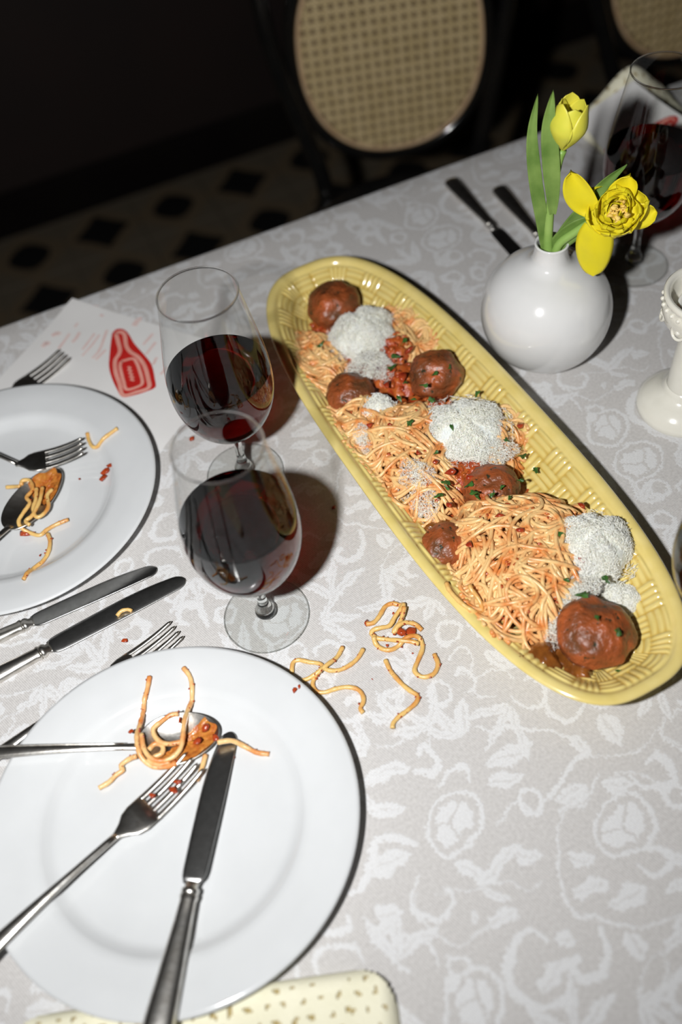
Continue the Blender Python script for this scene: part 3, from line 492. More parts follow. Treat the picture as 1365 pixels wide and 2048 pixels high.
# ------------------------------------------------------------------ plates
def plate(name, c, label):
    prof = [(0, .32), (5.2, .3), (6.6, .05), (7.3, 0), (7.6, .12), (9.2, .75), (11, 1.3), (13.0, 1.82), (13.2, 1.95), (13.17, 2.05), (12.9, 2.1),
            (11.2, 1.86), (10, 1.70), (9.55, 1.62), (9.2, 1.40), (8.8, 1.02), (8.2, .82), (6, .74), (0, .72)]
    o = MB().lathe(prof, 128).build(name, M['china'], loc=(c[0], c[1], .03)); tag(o, label, 'plate', 'white dinner plates'); return o
plate('dinner_plate', (-32.6, -20.4), 'white dinner plate nearest the camera with spoon, fork and knife lying on it')
plate('dinner_plate', (-36.2, 14.3), 'white dinner plate farther left, beside the printed menu, with a sauce-stained spoon')

# ------------------------------------------------------------------ cutlery
def frame(A, B, roll=0.):
    """rotation with local +x from A to B, z up"""
    x = (Vector(B)-Vector(A)).normalized(); y = Vector((0, 0, 1)).cross(x).normalized(); z = x.cross(y)
    m = Matrix((x, y, z)).transposed()
    return m @ Matrix.Rotation(roll, 3, 'X')
def knife(tip, joint, label, group, roll=0., blade=None, zt=None):
    L = (Vector(tip)-Vector(joint)).length if blade is None else blade
    r = empty('table_knife', joint, frame(joint, tip, roll)); tag(r, label, 'knife', group)
    st = []
    for q in np.concatenate([np.linspace(0, .93, 24), [.95, .965, .978, .988, .995, 1]]):
        x = .55+(L-.55)*q
        hw = .80+.22*math.sin(min(q*1.2, 1)*math.pi*.5)-.05*q
        hw *= 1-.12*q; e = max(0, (q-.5)/.5); t9 = math.sqrt(1-.97*(max(0, (q-.93)/.07))**2)
        ce = hw*-.28*e**2.2; hh = hw*(1-.30*e**2.2)*t9; top = ce+hh; bot = hh-ce
        if q < .05: bot *= .55+q*9; top *= .75+q*5
        st.append((x, (top-bot)/2, 0, max(.05, (top+bot)/2), .085-.03*q))
    MB().loft(st, 14, 2.2).build('blade', M['steel'], r)
    MB().loft([(-.25, 0, 0, .5, .42), (0, 0, 0, .62, .5), (.2, 0, 0, .6, .46), (.35, 0, 0, .42, .3), (.62, 0, 0, .5, .2), (.75, 0, 0, .3, .1)], 16, 2).build('bolster', M['silver'], r)
    MB().loft([(-9.6, 0, 0, .55, .32), (-9.5, 0, 0, .85, .48), (-9.1, 0, 0, 1.02, .55), (-7.5, 0, 0, .98, .52), (-5, 0, 0, .82, .48), (-2, 0, 0, .62, .45), (-.6, 0, 0, .55, .43), (-.3, 0, 0, .64, .48), (-.2, 0, 0, .6, .44)], 16, 2.3).build('handle', M['silver'], r)
    return r
def fork(tip, neck, end, label, group=None, L=None):
    r = empty('table_fork', neck, frame(neck, tip)); tag(r, label, 'fork', group)
    L = (Vector(tip)-Vector(neck)).length if L is None else L
    bz = lambda x: .55*(1-((x-L*.45)/(L*.55))**2)*-1+.35
    s0 = L*.40
    MB().loft([(-.25, 0, bz(0)+.02, .25, .17), (0, 0, bz(0), .3, .16), (L*.08, 0, bz(L*.08), .62, .13), (L*.15, 0, bz(L*.15), 1.02, .12), (L*.24, 0, bz(L*.24), 1.2, .11), (s0, 0, bz(s0), 1.22, .10), (s0+.02, 0, bz(s0), 1.2, .06)], 20, 2.6).build('fork_head', M['silver'], r)
    for k in range(4):
        y = (k-1.5)*.66
        MB().loft([(s0-.15, y, bz(s0-.15), .21, .1)]+[(x, y*(1-.06*(x-s0)/(L-s0)), bz(x), .215-.08*((x-s0)/(L-s0))**2, .1) for x in np.linspace(s0, L-.25, 9)]+[(L, y*.93, bz(L), .05, .05)], 10, 2.4).build('tine', M['silver'], r)
    d = r.matrix_basis.to_3x3().inverted() @ ((Vector(end)-Vector(neck))); X = d.length*1.0; hl = max(X, 12.5)
    dz = d.z/abs(d.x); dy = d.y/abs(d.x)
    st = []
    for q in np.linspace(0, 1, 16):
        x = q*hl; zz = bz(0)*(1-q)+x*dz*1.0+.5*math.sin(q*math.pi)*.6
        st.append((-x, x*dy, zz, .27+.62*max(0, q-.25)**1.3, .17+.05*math.sin(q*3)))
    st.append((-hl-.5, hl*dy, st[-1][2]-.05, .4, .1))
    MB().loft(st[::-1], 16, 2.2).build('handle', M['silver'], r)
    return r
def spoon(tip, neck, end, label, group=None, wid=2.05):
    r = empty('table_spoon', neck, frame(neck, tip)); tag(r, label, 'spoon', group)
    L = (Vector(tip)-Vector(neck)).length
    b = MB(); n = 48; th = np.linspace(0, 2*np.pi, n, endpoint=False)
    def ring(q, zo):
        o = []
        for t in th:
            c = math.cos(t); x = L*.5+L*.5*c*q; w = wid*(1+.10*-c)*math.sin(t)*q
            o.append((x, w, zo-.75*(1-q*q)+.35))
        return o
    b.grid([ring(q, 0) for q in (.02, .3, .55, .75, .9, .97, 1)]+[ring(1.0, -.1)]+[ring(q, -.13) for q in (.97, .9, .75, .55, .3, .02)], cv=True)
    b.build('spoon_bowl', M['silver'], r)
    d = r.matrix_basis.to_3x3().inverted() @ (Vector(end)-Vector(neck)); hl = max(d.length, 13); dz = d.z/abs(d.x); dy = d.y/abs(d.x)
    st = [(.5, 0, .22, .38, .08)]
    for q in np.linspace(0, 1, 16):
        x = q*hl; st.append((-x, x*dy, .32*(1-q)+x*dz+.3*math.sin(q*math.pi), .26+.55*max(0, q-.2)**1.2+.2*max(0, .08-q), .17))
    st.append((-hl-.4, hl*dy, st[-1][2], .4, .1))
    MB().loft(st[::-1], 16, 2.2).build('handle', M['silver'], r)
    if True:   # beaded edge along the handle
        for s in (-1, 1):
            MB().tube([(x, y+s*w*.86, z+.11) for x, y, z, w, t in st[2:-2]], .07, 6).build('beaded_edge', M['silver'], r)
    return r
def spoon_sauce(tip, neck, wid, a0, a1, label):
    F = frame(neck, tip); L = (Vector(tip)-Vector(neck)).length; rows = []; q = np.random.default_rng(3)
    for e in np.linspace(.05, .93, 12):
        row = []
        for t in np.linspace(a0, a1, 40):
            ee = e*(1+.05*math.sin(9*t)*e); row.append((L*.5+L*.5*math.cos(t)*ee, wid*(1-.1*math.cos(t))*math.sin(t)*ee, -.75*(1-ee*ee)+.35+.05+.20*q.random()*(e < .9)))
        rows.append(row)
    o = MB().grid(rows).build('sauce_film', M['film'], loc=neck); o.rotation_euler = F.to_euler(); tag(o, label, 'sauce', 'sauce in the spoons', 'stuff')
G1 = 'knives between the two left plates'; G2 = 'knives at the far edge'
knife(D['knA'][0], D['knA'][1], 'silver knife with a bright blade, between the two plates, nearer the far plate', G1, -.12)
knife(D['knB'][0], D['knB'][1], 'dark-bladed silver knife with a pasta scrap, nearer the front plate', G1, .10)
for (hnd, jnt), lb in ((D['knC'], 'table knife beside the vase, left one of the far pair'), (D['knD'], 'table knife behind the tulip leaves, right one of the far pair')):
    h, j = Vector(hnd), Vector(jnt); tip = j+(j-h).normalized()*12
    knife(tip, j, lb, G2, -.05)
kt, kj = D['knF']
knife(kt, kj, 'silver knife lying on the front plate with a smeared tip', None, .06)
fork(D['fkF'][0], D['fkF'][1], D['fkF'][2], 'silver fork with sauce on its tines, lying on the front plate')
spoon(D['spF'][0], D['spF'][1], D['spF'][2], 'silver spoon with twirled spaghetti in its bowl, on the front plate')
fork(D['fkR'][0], D['fkR'][1], D['fkR'][2], 'silver fork with sauce-tipped tines, lying on the far left plate')
spoon(D['spR'][0], D['spR'][1], D['spR'][2], 'silver spoon heaped with spaghetti, lying on the far left plate', wid=1.9)
spoon_sauce(D['spF'][0], D['spF'][1], 2.05, -2.3, .75, 'orange tomato sauce smeared in the bowl of the front spoon')
spoon_sauce(D['spR'][0], D['spR'][1], 1.9, -1.6, 1.2, 'orange tomato sauce smeared in the bowl of the far spoon')
for key, lb in (('fkH', 'fork on the cloth with only its tines showing above the front plate'), ('fkH2', 'fork on the printed menu, peeking out behind the far left plate')):
    t, q = Vector(D[key][0]), Vector(D[key][1]); u = (t-q).normalized(); n0 = t-u*6.8
    t.z = .3; n0.z = .35
    fork(t, n0, n0-u*13, lb, 'clean forks left of the plates')

# ------------------------------------------------------------------ wine glasses
BP = np.array([(5.55, .42), (5.75, .9), (6.1, 1.55), (6.6, 2.2), (7.3, 2.85), (8.2, 3.45), (9.4, 3.95), (10.8, 4.24), (12.2, 4.30), (13.8, 4.18), (15.6, 3.92), (17.6, 3.58), (19.4, 3.28), (20.9, 3.04)])
def rb(z): return float(np.interp(z, BP[:, 0], BP[:, 1]))
def smooth_prof(z0, z1, n):
    # smooth the profile with a spline through the table above
    P = spline(BP, .15); z = np.linspace(z0, z1, n); return [(float(np.interp(q, P[:, 0], P[:, 1])), float(q)) for q in z]
def wine_glass(c, level, label, wlabel):
    r = empty('wine_glass', (*c, .02)); tag(r, label, 'wine glass', 'stemmed red wine glasses')
    MB().lathe(smooth_prof(5.56, 20.9, 70), 96).build('bowl', M['thin'], r)
    MB().tube([(3.04*math.cos(t), 3.04*math.sin(t), 20.9) for t in np.linspace(0, 2*np.pi, 96, endpoint=False)], .075, 8, closed=True).build('rim', M['glass'], r)
    MB().lathe([(0, 5.62), (.42, 5.58), (.5, 5.5), (.42, 5.1), (.36, 4.4), (.34, 3.6), (.37, 2.6), (.46, 1.9), (.62, 1.5), (.80, 1.1), (.84, .8), (.72, .5), (.5, .36), (0, .34)], 48).build('stem', M['glass'], r)
    MB().lathe([(0, .33), (.8, .30), (2, .2), (3.35, .12), (3.5, .07), (3.46, .01), (3.3, 0), (0, 0)], 96).build('foot', M['thin'], r)
    MB().tube([(3.46*math.cos(t), 3.46*math.sin(t), .08) for t in np.linspace(0, 2*np.pi, 96, endpoint=False)], .06, 8, closed=True).build('foot_edge', M['glass'], r)
    pr = smooth_prof(5.66, level, 50); w = .03
    pts = [(0, 5.66)]+[(max(.02, q-w), z) for q, z in pr]; e = pts[-1]
    pts += [(e[0]-.01, level+.09), (e[0]-.12, level+.02), (e[0]-.4, level-.02), (0, level-.02)]
    o = MB().lathe(pts, 96).build('red_wine', M['wine'], loc=(c[0], c[1], .02)); tag(o, wlabel, 'wine', 'red wine in the glasses')
wine_glass((-20.37, -7.45), 13.5, 'wine glass in front, nearest the camera, half full of red wine', 'red wine in the glass nearest the camera')
wine_glass((-16.44, 7.37), 12.9, 'wine glass between the printed menu and the yellow platter', 'red wine in the glass by the printed menu')
wine_glass((29.2, 13.6), 13.2, 'tall wine glass behind the open yellow tulip', 'red wine in the glass behind the tulips')
gr = D['glassR']
wine_glass((gr[0]+.3, gr[1]), 12.8, 'wine glass cut off by the right frame edge beside the platter', 'red wine just showing at the right edge beside the platter')

# ------------------------------------------------------------------ platter
PA, PB, PN, PZ = 27.62, 8.77, 2.85, 4.0
PC = (-.33, -.76); PANG = math.radians(2.75)
ct, st_ = math.cos(PANG), math.sin(PANG)
def p2w(u, v): return PC[0]-u*st_+v*ct, PC[1]+u*ct+v*st_
def w2p(x, y):
    dx, dy = x-PC[0], y-PC[1]; return -dx*st_+dy*ct, dx*ct+dy*st_
tt = np.linspace(0, 2*np.pi, 20000); cx = PA*np.sign(np.cos(tt))*np.abs(np.cos(tt))**(2/PN); cyy = PB*np.sign(np.sin(tt))*np.abs(np.sin(tt))**(2/PN)
sl = np.concatenate([[0], np.cumsum(np.hypot(np.diff(cx), np.diff(cyy)))]); PER = sl[-1]
NS = 1150
ss = np.linspace(0, PER, NS, endpoint=False); CU, CV = np.interp(ss, sl, cx), np.interp(ss, sl, cyy)
tu = np.roll(CU, -3)-np.roll(CU, 3); tv = np.roll(CV, -3)-np.roll(CV, 3); ll = np.hypot(tu, tv); NU, NV = -tv/ll, tu/ll
EP = np.array([(.0, 3.85), (.12, 4.0), (.45, 4.06), (.8, 3.98), (.98, 3.78), (1.1, 3.62), (1.6, 3.3), (2.4, 2.6), (3.2, 1.95), (4.0, 1.45), (4.7, 1.18), (5.4, 1.08), (7, 1.05), (9, 1.05)])
def plat_h(x, y):
    u, v = w2p(x, y); d = np.min((CU[::6]-u)**2+(CV[::6]-v)**2)**.5
    q = (abs(u)/PA)**PN+(abs(v)/PB)**PN
    return float(np.interp(d if q < 1 else 0, EP[:, 0], EP[:, 1]))
def platter():
    es = np.concatenate([[.0, .05, .12, .25, .45, .62, .8, .9, .98, 1.06], np.linspace(1.14, 5.2, 44), [5.6, 6.4]])
    REL = np.ones((len(es)+1, NS)); P = np.zeros((len(es)+1, NS, 3)); cs = PER/round(PER/2.5)
    for i, e in enumerate(es):
        z = np.full(NS, np.interp(e, EP[:, 0], EP[:, 1]))
        sh = np.clip(e, 0, 6.4)
        u = CU+NU*sh; v = CV+NV*sh
        if 1.1 < e < 5.2:      # basket weave: bundles of three strands crossing in turn
            row = int((e-1.1)//1.38); fe = ((e-1.1) % 1.38)/1.38
            cell = np.floor(ss/cs).astype(int); fs = (ss % cs)/cs
            along = (cell+row) % 2 == 0
            rA = np.abs(np.sin(fe*3*np.pi))**.7*np.sin(np.clip(fs, 0, 1)*np.pi)**.35
            rB = np.abs(np.sin(fs*4*np.pi))**.7*np.sin(fe*np.pi)**.35
            h = np.where(along, rA, rB)*.23
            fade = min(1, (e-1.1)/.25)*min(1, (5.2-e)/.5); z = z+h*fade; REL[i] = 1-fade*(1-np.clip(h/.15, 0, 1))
        P[i] = np.stack([u, v, z], 1)
    # flatten the innermost ring to the middle line of the dish
    P[-1] = np.stack([np.clip(CU, -18, 18)*.98, CV*.0, np.full(NS, 1.05)], 1)
    b = MB(); out = np.array([np.stack([CU+NU*e, CV+NV*e, np.full(NS, z)], 1) for e, z in ((6, .02), (5.2, 0), (4.9, .1), (4.4, .6), (3.2, 1.35), (1.8, 2.4), (.8, 3.25), (.2, 3.65))])
    b.grid(np.concatenate([out, P]), cv=True)
    Q = np.array([[-math.sin(PANG), math.cos(PANG)], [math.cos(PANG), math.sin(PANG)]])
    for i, a in enumerate(b.v):
        a2 = a.copy(); a2[:, 0] = -a[:, 0]*st_+a[:, 1]*ct; a2[:, 1] = a[:, 0]*ct+a[:, 1]*st_; b.v[i] = a2
    b.f = [f[::-1] for f in b.f]
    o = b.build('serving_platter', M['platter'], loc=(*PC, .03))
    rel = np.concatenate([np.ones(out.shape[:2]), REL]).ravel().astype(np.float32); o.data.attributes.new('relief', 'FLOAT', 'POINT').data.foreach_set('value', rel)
    tag(o, 'long oval yellow ceramic platter with basket-weave relief, piled with spaghetti and meatballs', 'platter')
platter()

# ------------------------------------------------------------------ food on the platter
def in_poly(P, x, y):
    c = False; n = len(P)
    for i in range(n):
        x1, y1 = P[i]; x2, y2 = P[i-1]
        if (y1 > y) != (y2 > y) and x < (x2-x1)*(y-y1)/(y2-y1)+x1: c = not c
    return c
def sdist(P, x, y):
    P = np.asarray(P); A = P; B = np.roll(P, -1, 0); d = B-A; p = np.array([x, y])-A
    t = np.clip((p*d).sum(1)/(d*d).sum(1), 0, 1); m = np.hypot(*(p-d*t[:, None]).T).min()
    return m if in_poly(P.tolist(), x, y) else -m
RS = .175
def heap_field(poly, H, D0):
    P = np.asarray(poly); lo, hi = P.min(0)-2, P.max(0)+2; st = .35
    gx, gy = np.arange(lo[0], hi[0], st), np.arange(lo[1], hi[1], st)
    S = np.array([[sdist(P, x, y) for x in gx] for y in gy]); PH = np.array([[plat_h(x, y) for x in gx] for y in gy])
    def at(x, y):
        fx = min(max((x-lo[0])/st, 0), len(gx)-1.001); fy = min(max((y-lo[1])/st, 0), len(gy)-1.001); i, j = int(fx), int(fy); a, b = fx-i, fy-j
        g = lambda T: (T[j, i]*(1-a)+T[j, i+1]*a)*(1-b)+(T[j+1, i]*(1-a)+T[j+1, i+1]*a)*b
        d = g(S); k = min(max(d/D0, 0), 1); return d, g(PH), 1.05+H*(1-(1-k)**2)**.5
    return at
def strand(fld, poly, layer, r, n, cen):
    P = np.asarray(poly)
    for _ in range(60):
        x, y = r.uniform(P[:, 0].min(), P[:, 0].max()), r.uniform(P[:, 1].min(), P[:, 1].max())
        if fld(x, y)[0] > .2: break
    th = r.uniform(0, 6.28); k = r.gauss(0, .25); o = []; zo = r.uniform(-.12, .12); kt = r.gauss(0, .4); lo = r.random() < .5
    ph = r.uniform(0, 6); wz = 0
    for i in range(n):
        d, ph_, h = fld(x, y)
        if d < -.3 and i > 3: break
        if d < .5:
            dx, dy = cen[0]-x, cen[1]-y; cr = math.cos(th)*dy-math.sin(th)*dx; k += (.9 if cr > 0 else -.9)*.25*min(1.5, 1-d)
        if r.random() < (.035 if lo else .008): kt = r.gauss(0, .55) if lo else r.choice((-1, 1))*r.uniform(.25, .62)
        k += (kt-k)*.12; k = max(-1.25, min(1.25, k)); th += k*.3; x += math.cos(th)*.3; y += math.sin(th)*.3
        wz += (r.gauss(0, .12)-wz*.06)
        z = max(ph_+RS+.05, ph_*0+1.05+(h-1.05)*layer+zo+.28*math.sin(i*.16+ph))
        o.append((x, y, z))
    Q = np.array(o)
    for _ in range(3): Q[1:-1, 2] = (Q[:-2, 2]+Q[1:-1, 2]*2+Q[2:, 2])/4
    return Q
def heap(key, H, D0, n, seed, label, m):
    poly = D[key]; cen = np.mean(poly, 0); fld = heap_field(poly, H, D0); r = random.Random(seed)
    b = MB(); c = (cen[0], cen[1], 1.1)
    for i in range(n):
        lay = 1.0 if i > n*.42 else r.uniform(.55, .92)
        for _t in range(12):
            Q = strand(fld, poly, lay, r, r.randint(36, 100), cen)
            if len(Q) > 14: break
        b.tube(Q-np.array(c), RS*r.uniform(.92, 1.06), 7)
    o = b.build('spaghetti_heap', m, loc=c); tag(o, label, 'spaghetti', 'spaghetti heaps on the platter', 'stuff')
    return fld
F3 = heap('H3', 4.0, 4.5, 165, 5, 'biggest spaghetti heap at the near end of the platter, strands coated in tomato', M['pasta'])
F2 = heap('H2', 3.1, 4.0, 165, 9, 'spaghetti heap in the middle of the platter, along its left side', M['pasta'])
heap('H2b', 2.6, 3, 60, 12, 'spaghetti under the middle cheese mound, by the right wall of the platter', M['pasta'])
heap('H1', 1.9, 2.5, 55, 14, 'small spaghetti heap at the far left end of the platter', M['pasta'])
heap('H1b', 1.7, 2.0, 45, 16, 'few oily spaghetti strands right of the far cheese mound', M['pasta'])
PLZ = [(0, .75), (6, .77), (8.2, .85), (8.8, 1.05), (9.2, 1.43), (9.55, 1.65), (10, 1.73), (11.2, 1.89), (12.9, 2.13), (13.2, 2.0), (13.25, 0)]
def plate_z(x, y):
    d = min(math.hypot(x+32.6, y+20.4), math.hypot(x+36.2, y-14.3)); return float(np.interp(d, *zip(*PLZ)))
def bits(fld, key, n, seed, label):
    q = random.Random(seed); P = np.array(D[key]); b = MB(); c = P.mean(0); k = 0
    while k < n:
        x, y = q.uniform(*np.sort(P[:, 0])[[0, -1]]), q.uniform(*np.sort(P[:, 1])[[0, -1]]); d, ph, h = fld(x, y)
        if d < .3: continue
        V, F = shard(q.uniform(.12, .34), seed*100+k, .5, (x-c[0], y-c[1], max(h+q.uniform(-.3, .3), ph+.2))); b.add(V, F); k += 1
    tag(b.build('tomato_bits', M['tomato_bits'], loc=(c[0], c[1], 0)), label, 'tomato', 'tomato bits in the spaghetti', 'stuff')
def strands(paths, loc, name, labels, group, m, r=RS):
    for p, lb in zip(paths, labels):
        Q = spline(p, .18)
        if 'platter wall' in lb:
            for v_ in Q: v_[2] = max(v_[2], plat_h(v_[0], v_[1])+r)
        if group and 'plate' in group:
            for v_ in Q: v_[2] = max(v_[2], plate_z(v_[0], v_[1])+r*.9)
        c = Q.mean(0); c[2] = Q[:, 2].min()-r
        k = np.arange(len(Q)); rad = r*(1+.06*np.sin(k*.7)+.05*np.sin(k*1.9))
        o = MB().tube(Q-c, rad, 10).build(name, m, loc=c); tag(o, lb, 'spaghetti', group)
strands(D['loop'], None, 'spaghetti_strand', ['single spaghetti strand looping out of the near heap along the platter wall'], None, M['pasta_pale'])

def lump(r, seed, sub=3, amp=.08, freq=1.3, sq=1., ctr=(0, 0, 0)):
    """bumpy ball"""
    import bmesh
    bm = bmesh.new(); bmesh.ops.create_icosphere(bm, subdivisions=sub, radius=1)
    q = np.random.default_rng(seed); ks = q.normal(size=(14, 3))*freq*2; ph = q.uniform(0, 6.28, 14); am = q.uniform(.4, 1, 14)/(1+np.linalg.norm(ks, axis=1)*.25)
    V = np.array([v.co[:] for v in bm.verts]); s = (np.sin(V@ks.T+ph)*am).sum(1)/3
    V = V*(1+amp*s)[:, None]*r; V[:, 2] *= sq; F = [tuple(v.index for v in f.verts) for f in bm.faces]; bm.free()
    return V+np.array(ctr), F
def crust(V, amp, seed):
    q = np.random.default_rng(seed); o = np.zeros(len(V)); nn = V/(np.linalg.norm(V, axis=1)[:, None]+1e-9)
    for f in (2.2, 4.5, 8.):
        k = q.normal(size=(12, 3))*f; p = q.uniform(0, 6.28, 12); o += np.abs(np.sin(V@k.T+p)).mean(1)*2.2/f**.6
    return V+nn*((o-o.mean())*amp*3)[:, None]
def shard(r, seed, flat=.55, ctr=(0, 0, 0)):
    import bmesh
    q = np.random.default_rng(seed); P = q.normal(size=(11, 3)); P /= np.linalg.norm(P, axis=1)[:, None]; P *= q.uniform(.55, 1.15, 11)[:, None]*np.array([1.15, .8, flat])
    bm = bmesh.new(); [bm.verts.new(p) for p in P]; bmesh.ops.convex_hull(bm, input=bm.verts)
    for v in [v for v in bm.verts if not v.link_faces]: bm.verts.remove(v)
    bmesh.ops.subdivide_edges(bm, edges=bm.edges, cuts=1, smooth=.12, use_grid_fill=True); bm.verts.index_update()
    a = q.uniform(0, 6.28); c, s_ = math.cos(a), math.sin(a); V = np.array([v.co[:] for v in bm.verts])*r; V = np.stack([V[:, 0]*c-V[:, 1]*s_, V[:, 0]*s_+V[:, 1]*c, V[:, 2]], 1)
    F = [tuple(v.index for v in f.verts) for f in bm.faces]; bm.free(); return V+np.array(ctr), F
bits(F3, 'H3', 120, 31, 'tiny tomato bits scattered over the biggest spaghetti heap')
bits(F2, 'H2', 120, 32, 'tiny tomato bits scattered over the middle spaghetti heap')
MBL = ['meatball at the far end of the platter, tilted against the wall', 'meatball left of the tomato, below the far cheese mound', 'meatball against the right wall, above the middle cheese mound',
       'sauce-covered meatball sprinkled with parsley between the middle and near heaps', 'browned meatball tucked under the left side of the near heap', 'largest meatball at the near end of the platter']
for i, ((p, r), lb) in enumerate(zip(D['balls'], MBL)):
    r *= .94; V, F = lump(r, 20+i, 5, .17, 2.4, .83); V = crust(V, .055, 60+i)
    z = max(p[2]-.6, 1.05+r*.84); o = MB().add(V, F).build('meatball', M['meat'], loc=(p[0], p[1], z)); tag(o, lb, 'meatball', 'meatballs on the platter')
# pool of tomato sauce under everything
def sauce_pool():
    b = MB(); n = 150; ang = np.linspace(0, 2*np.pi, n, endpoint=False); rows = []
    for q in (.02, .25, .5, .7, .85, .95, 1.0):
        row = []
        for a in ang:
            w = 1+.05*math.sin(a*7+1)+.04*math.sin(a*17)+.03*math.sin(a*29)
            u = 23.2*math.copysign(abs(math.cos(a))**.8, math.cos(a))*q*w; v = 4.35*math.copysign(abs(math.sin(a))**.8, math.sin(a))*q*w
            x, y = p2w(u, v); row.append((x-PC[0], y-PC[1], max(plat_h(x, y)+.05, 1.35+.22*(1-q)+.12*math.sin(u*1.7+v*2.3)*(1-q*.8))-.0))
        rows.append(row)
    b.grid(rows, cv=True); o = b.build('tomato_sauce', M['sauce'], loc=(*PC, 0)); tag(o, 'orange red tomato sauce pooled under the spaghetti and meatballs', 'sauce', None, 'stuff')
sauce_pool()
SL = ['tomato sauce below the far cheese mound', 'tomato sauce right of the far cheese mound', 'tomato sauce in front of the middle cheese mound', 'tomato sauce left of the far cheese mound', 'tomato sauce between the middle cheese and its meatball',
      'tomato sauce left of the middle cheese mound', 'oily sauce at the near end under the spaghetti', 'brown sauce round the largest meatball', 'sauce round the browned meatball on the left side', 'dark sauce left of the far-end meatball', 'oily sauce by the near platter wall']
for i, ((p, r), lb) in enumerate(zip(D['sauce'], SL)):
    b = MB(); q = np.random.default_rng(100+i); ks = q.normal(size=(10, 2))*2.2; ps = q.uniform(0, 6.28, 10); rows = []
    x, y = p[:2]; z = max(plat_h(x, y)+.4, 2.0 if i == 8 else (2.9 if i in (0, 1, 2, 4, 5, 8) else 1.25))
    for e in np.linspace(.01, 1, 16):
        row = []
        for t in np.linspace(0, 2*np.pi, 40, endpoint=False):
            rr = r*e*(1+.14*math.sin(3*t+i)+.09*math.sin(5*t+2*i)+.06*math.sin(11*t)); u, v = rr*math.cos(t), rr*math.sin(t)
            zz = .55*(1-e**2.2)+.13*np.sin(np.array([u, v])@ks.T+ps).sum()/2.2*(1-e**3)-.5*e**3
            row.append((u, v, max(zz, plat_h(x+u, y+v)+.04-z)))
        rows.append(row)
    b.grid(rows, cv=True)
    for k in range(0 if i in (6, 7, 8, 10) else 22):
        t, e = q.uniform(0, 6.28), q.random()**.5*.85; V, F = shard(q.uniform(.18, .42), 3000+i*40+k, .6, (r*e*math.cos(t), r*e*math.sin(t), .55*(1-e**2.2)+.05)); b.add(V, F)
    tag(b.build('tomato_sauce', M['oil' if i in (6, 7, 8, 10) else 'sauce'], loc=(x, y, z)), lb, 'sauce', 'sauce on the platter', 'stuff')
LM = [(D['cheese'][0][0], 'far cheese mound'), (D['cheese'][1][0], 'middle cheese mound'), (D['cheese'][2][0], 'near cheese mound')]+[(b_[0], n_) for b_, n_ in zip(D['balls'], ('far-end meatball', 'meatball by the left wall', 'meatball by the right wall', 'parsley-topped meatball', 'half-buried browned meatball', 'largest meatball'))]
def where(pts, kind):
    rows = []
    for i, p in enumerate(pts):
        d, l, n_ = min((math.dist(p[:2], l[:2]), l, n_) for l, n_ in LM); v = Vector(p)-Vector(l); x, y = v.dot(CR), v.dot(CD)
        if d < 1.6: w = 'on top of'
        else: w = ('above' if y < -abs(x)*.41 else 'below' if y > abs(x)*.41 else ''); w = (w+' and ' if w and abs(x) > abs(y)*.41 else w)+(('left of' if x < 0 else 'right of') if abs(x) > abs(y)*.41 else '')
        rows.append([i, f'{kind} {w} the {n_}', d])
    out = [None]*len(pts)
    for key in {r[1] for r in rows}:
        g = sorted([r for r in rows if r[1] == key], key=lambda r: r[2])
        for k, r in enumerate(g): out[r[0]] = key+('' if len(g) == 1 else (', nearest', ', second nearest', ', third nearest', ', fourth nearest', ', fifth nearest', ', sixth nearest', ', seventh nearest')[min(k, 6)])
    return out
CHL = where([p for p, r in D['chunks']], 'glossy red tomato chunk'); PRL = where(D['pars'], 'green parsley scrap')
for i, (p, r) in enumerate(D['chunks']):
    V, F = shard(r*.85, 300+i, .5); o = MB().add(V, F).build('tomato_chunk', M['tomato'], loc=p)
    tag(o, CHL[i], 'tomato', 'tomato chunks on the platter')

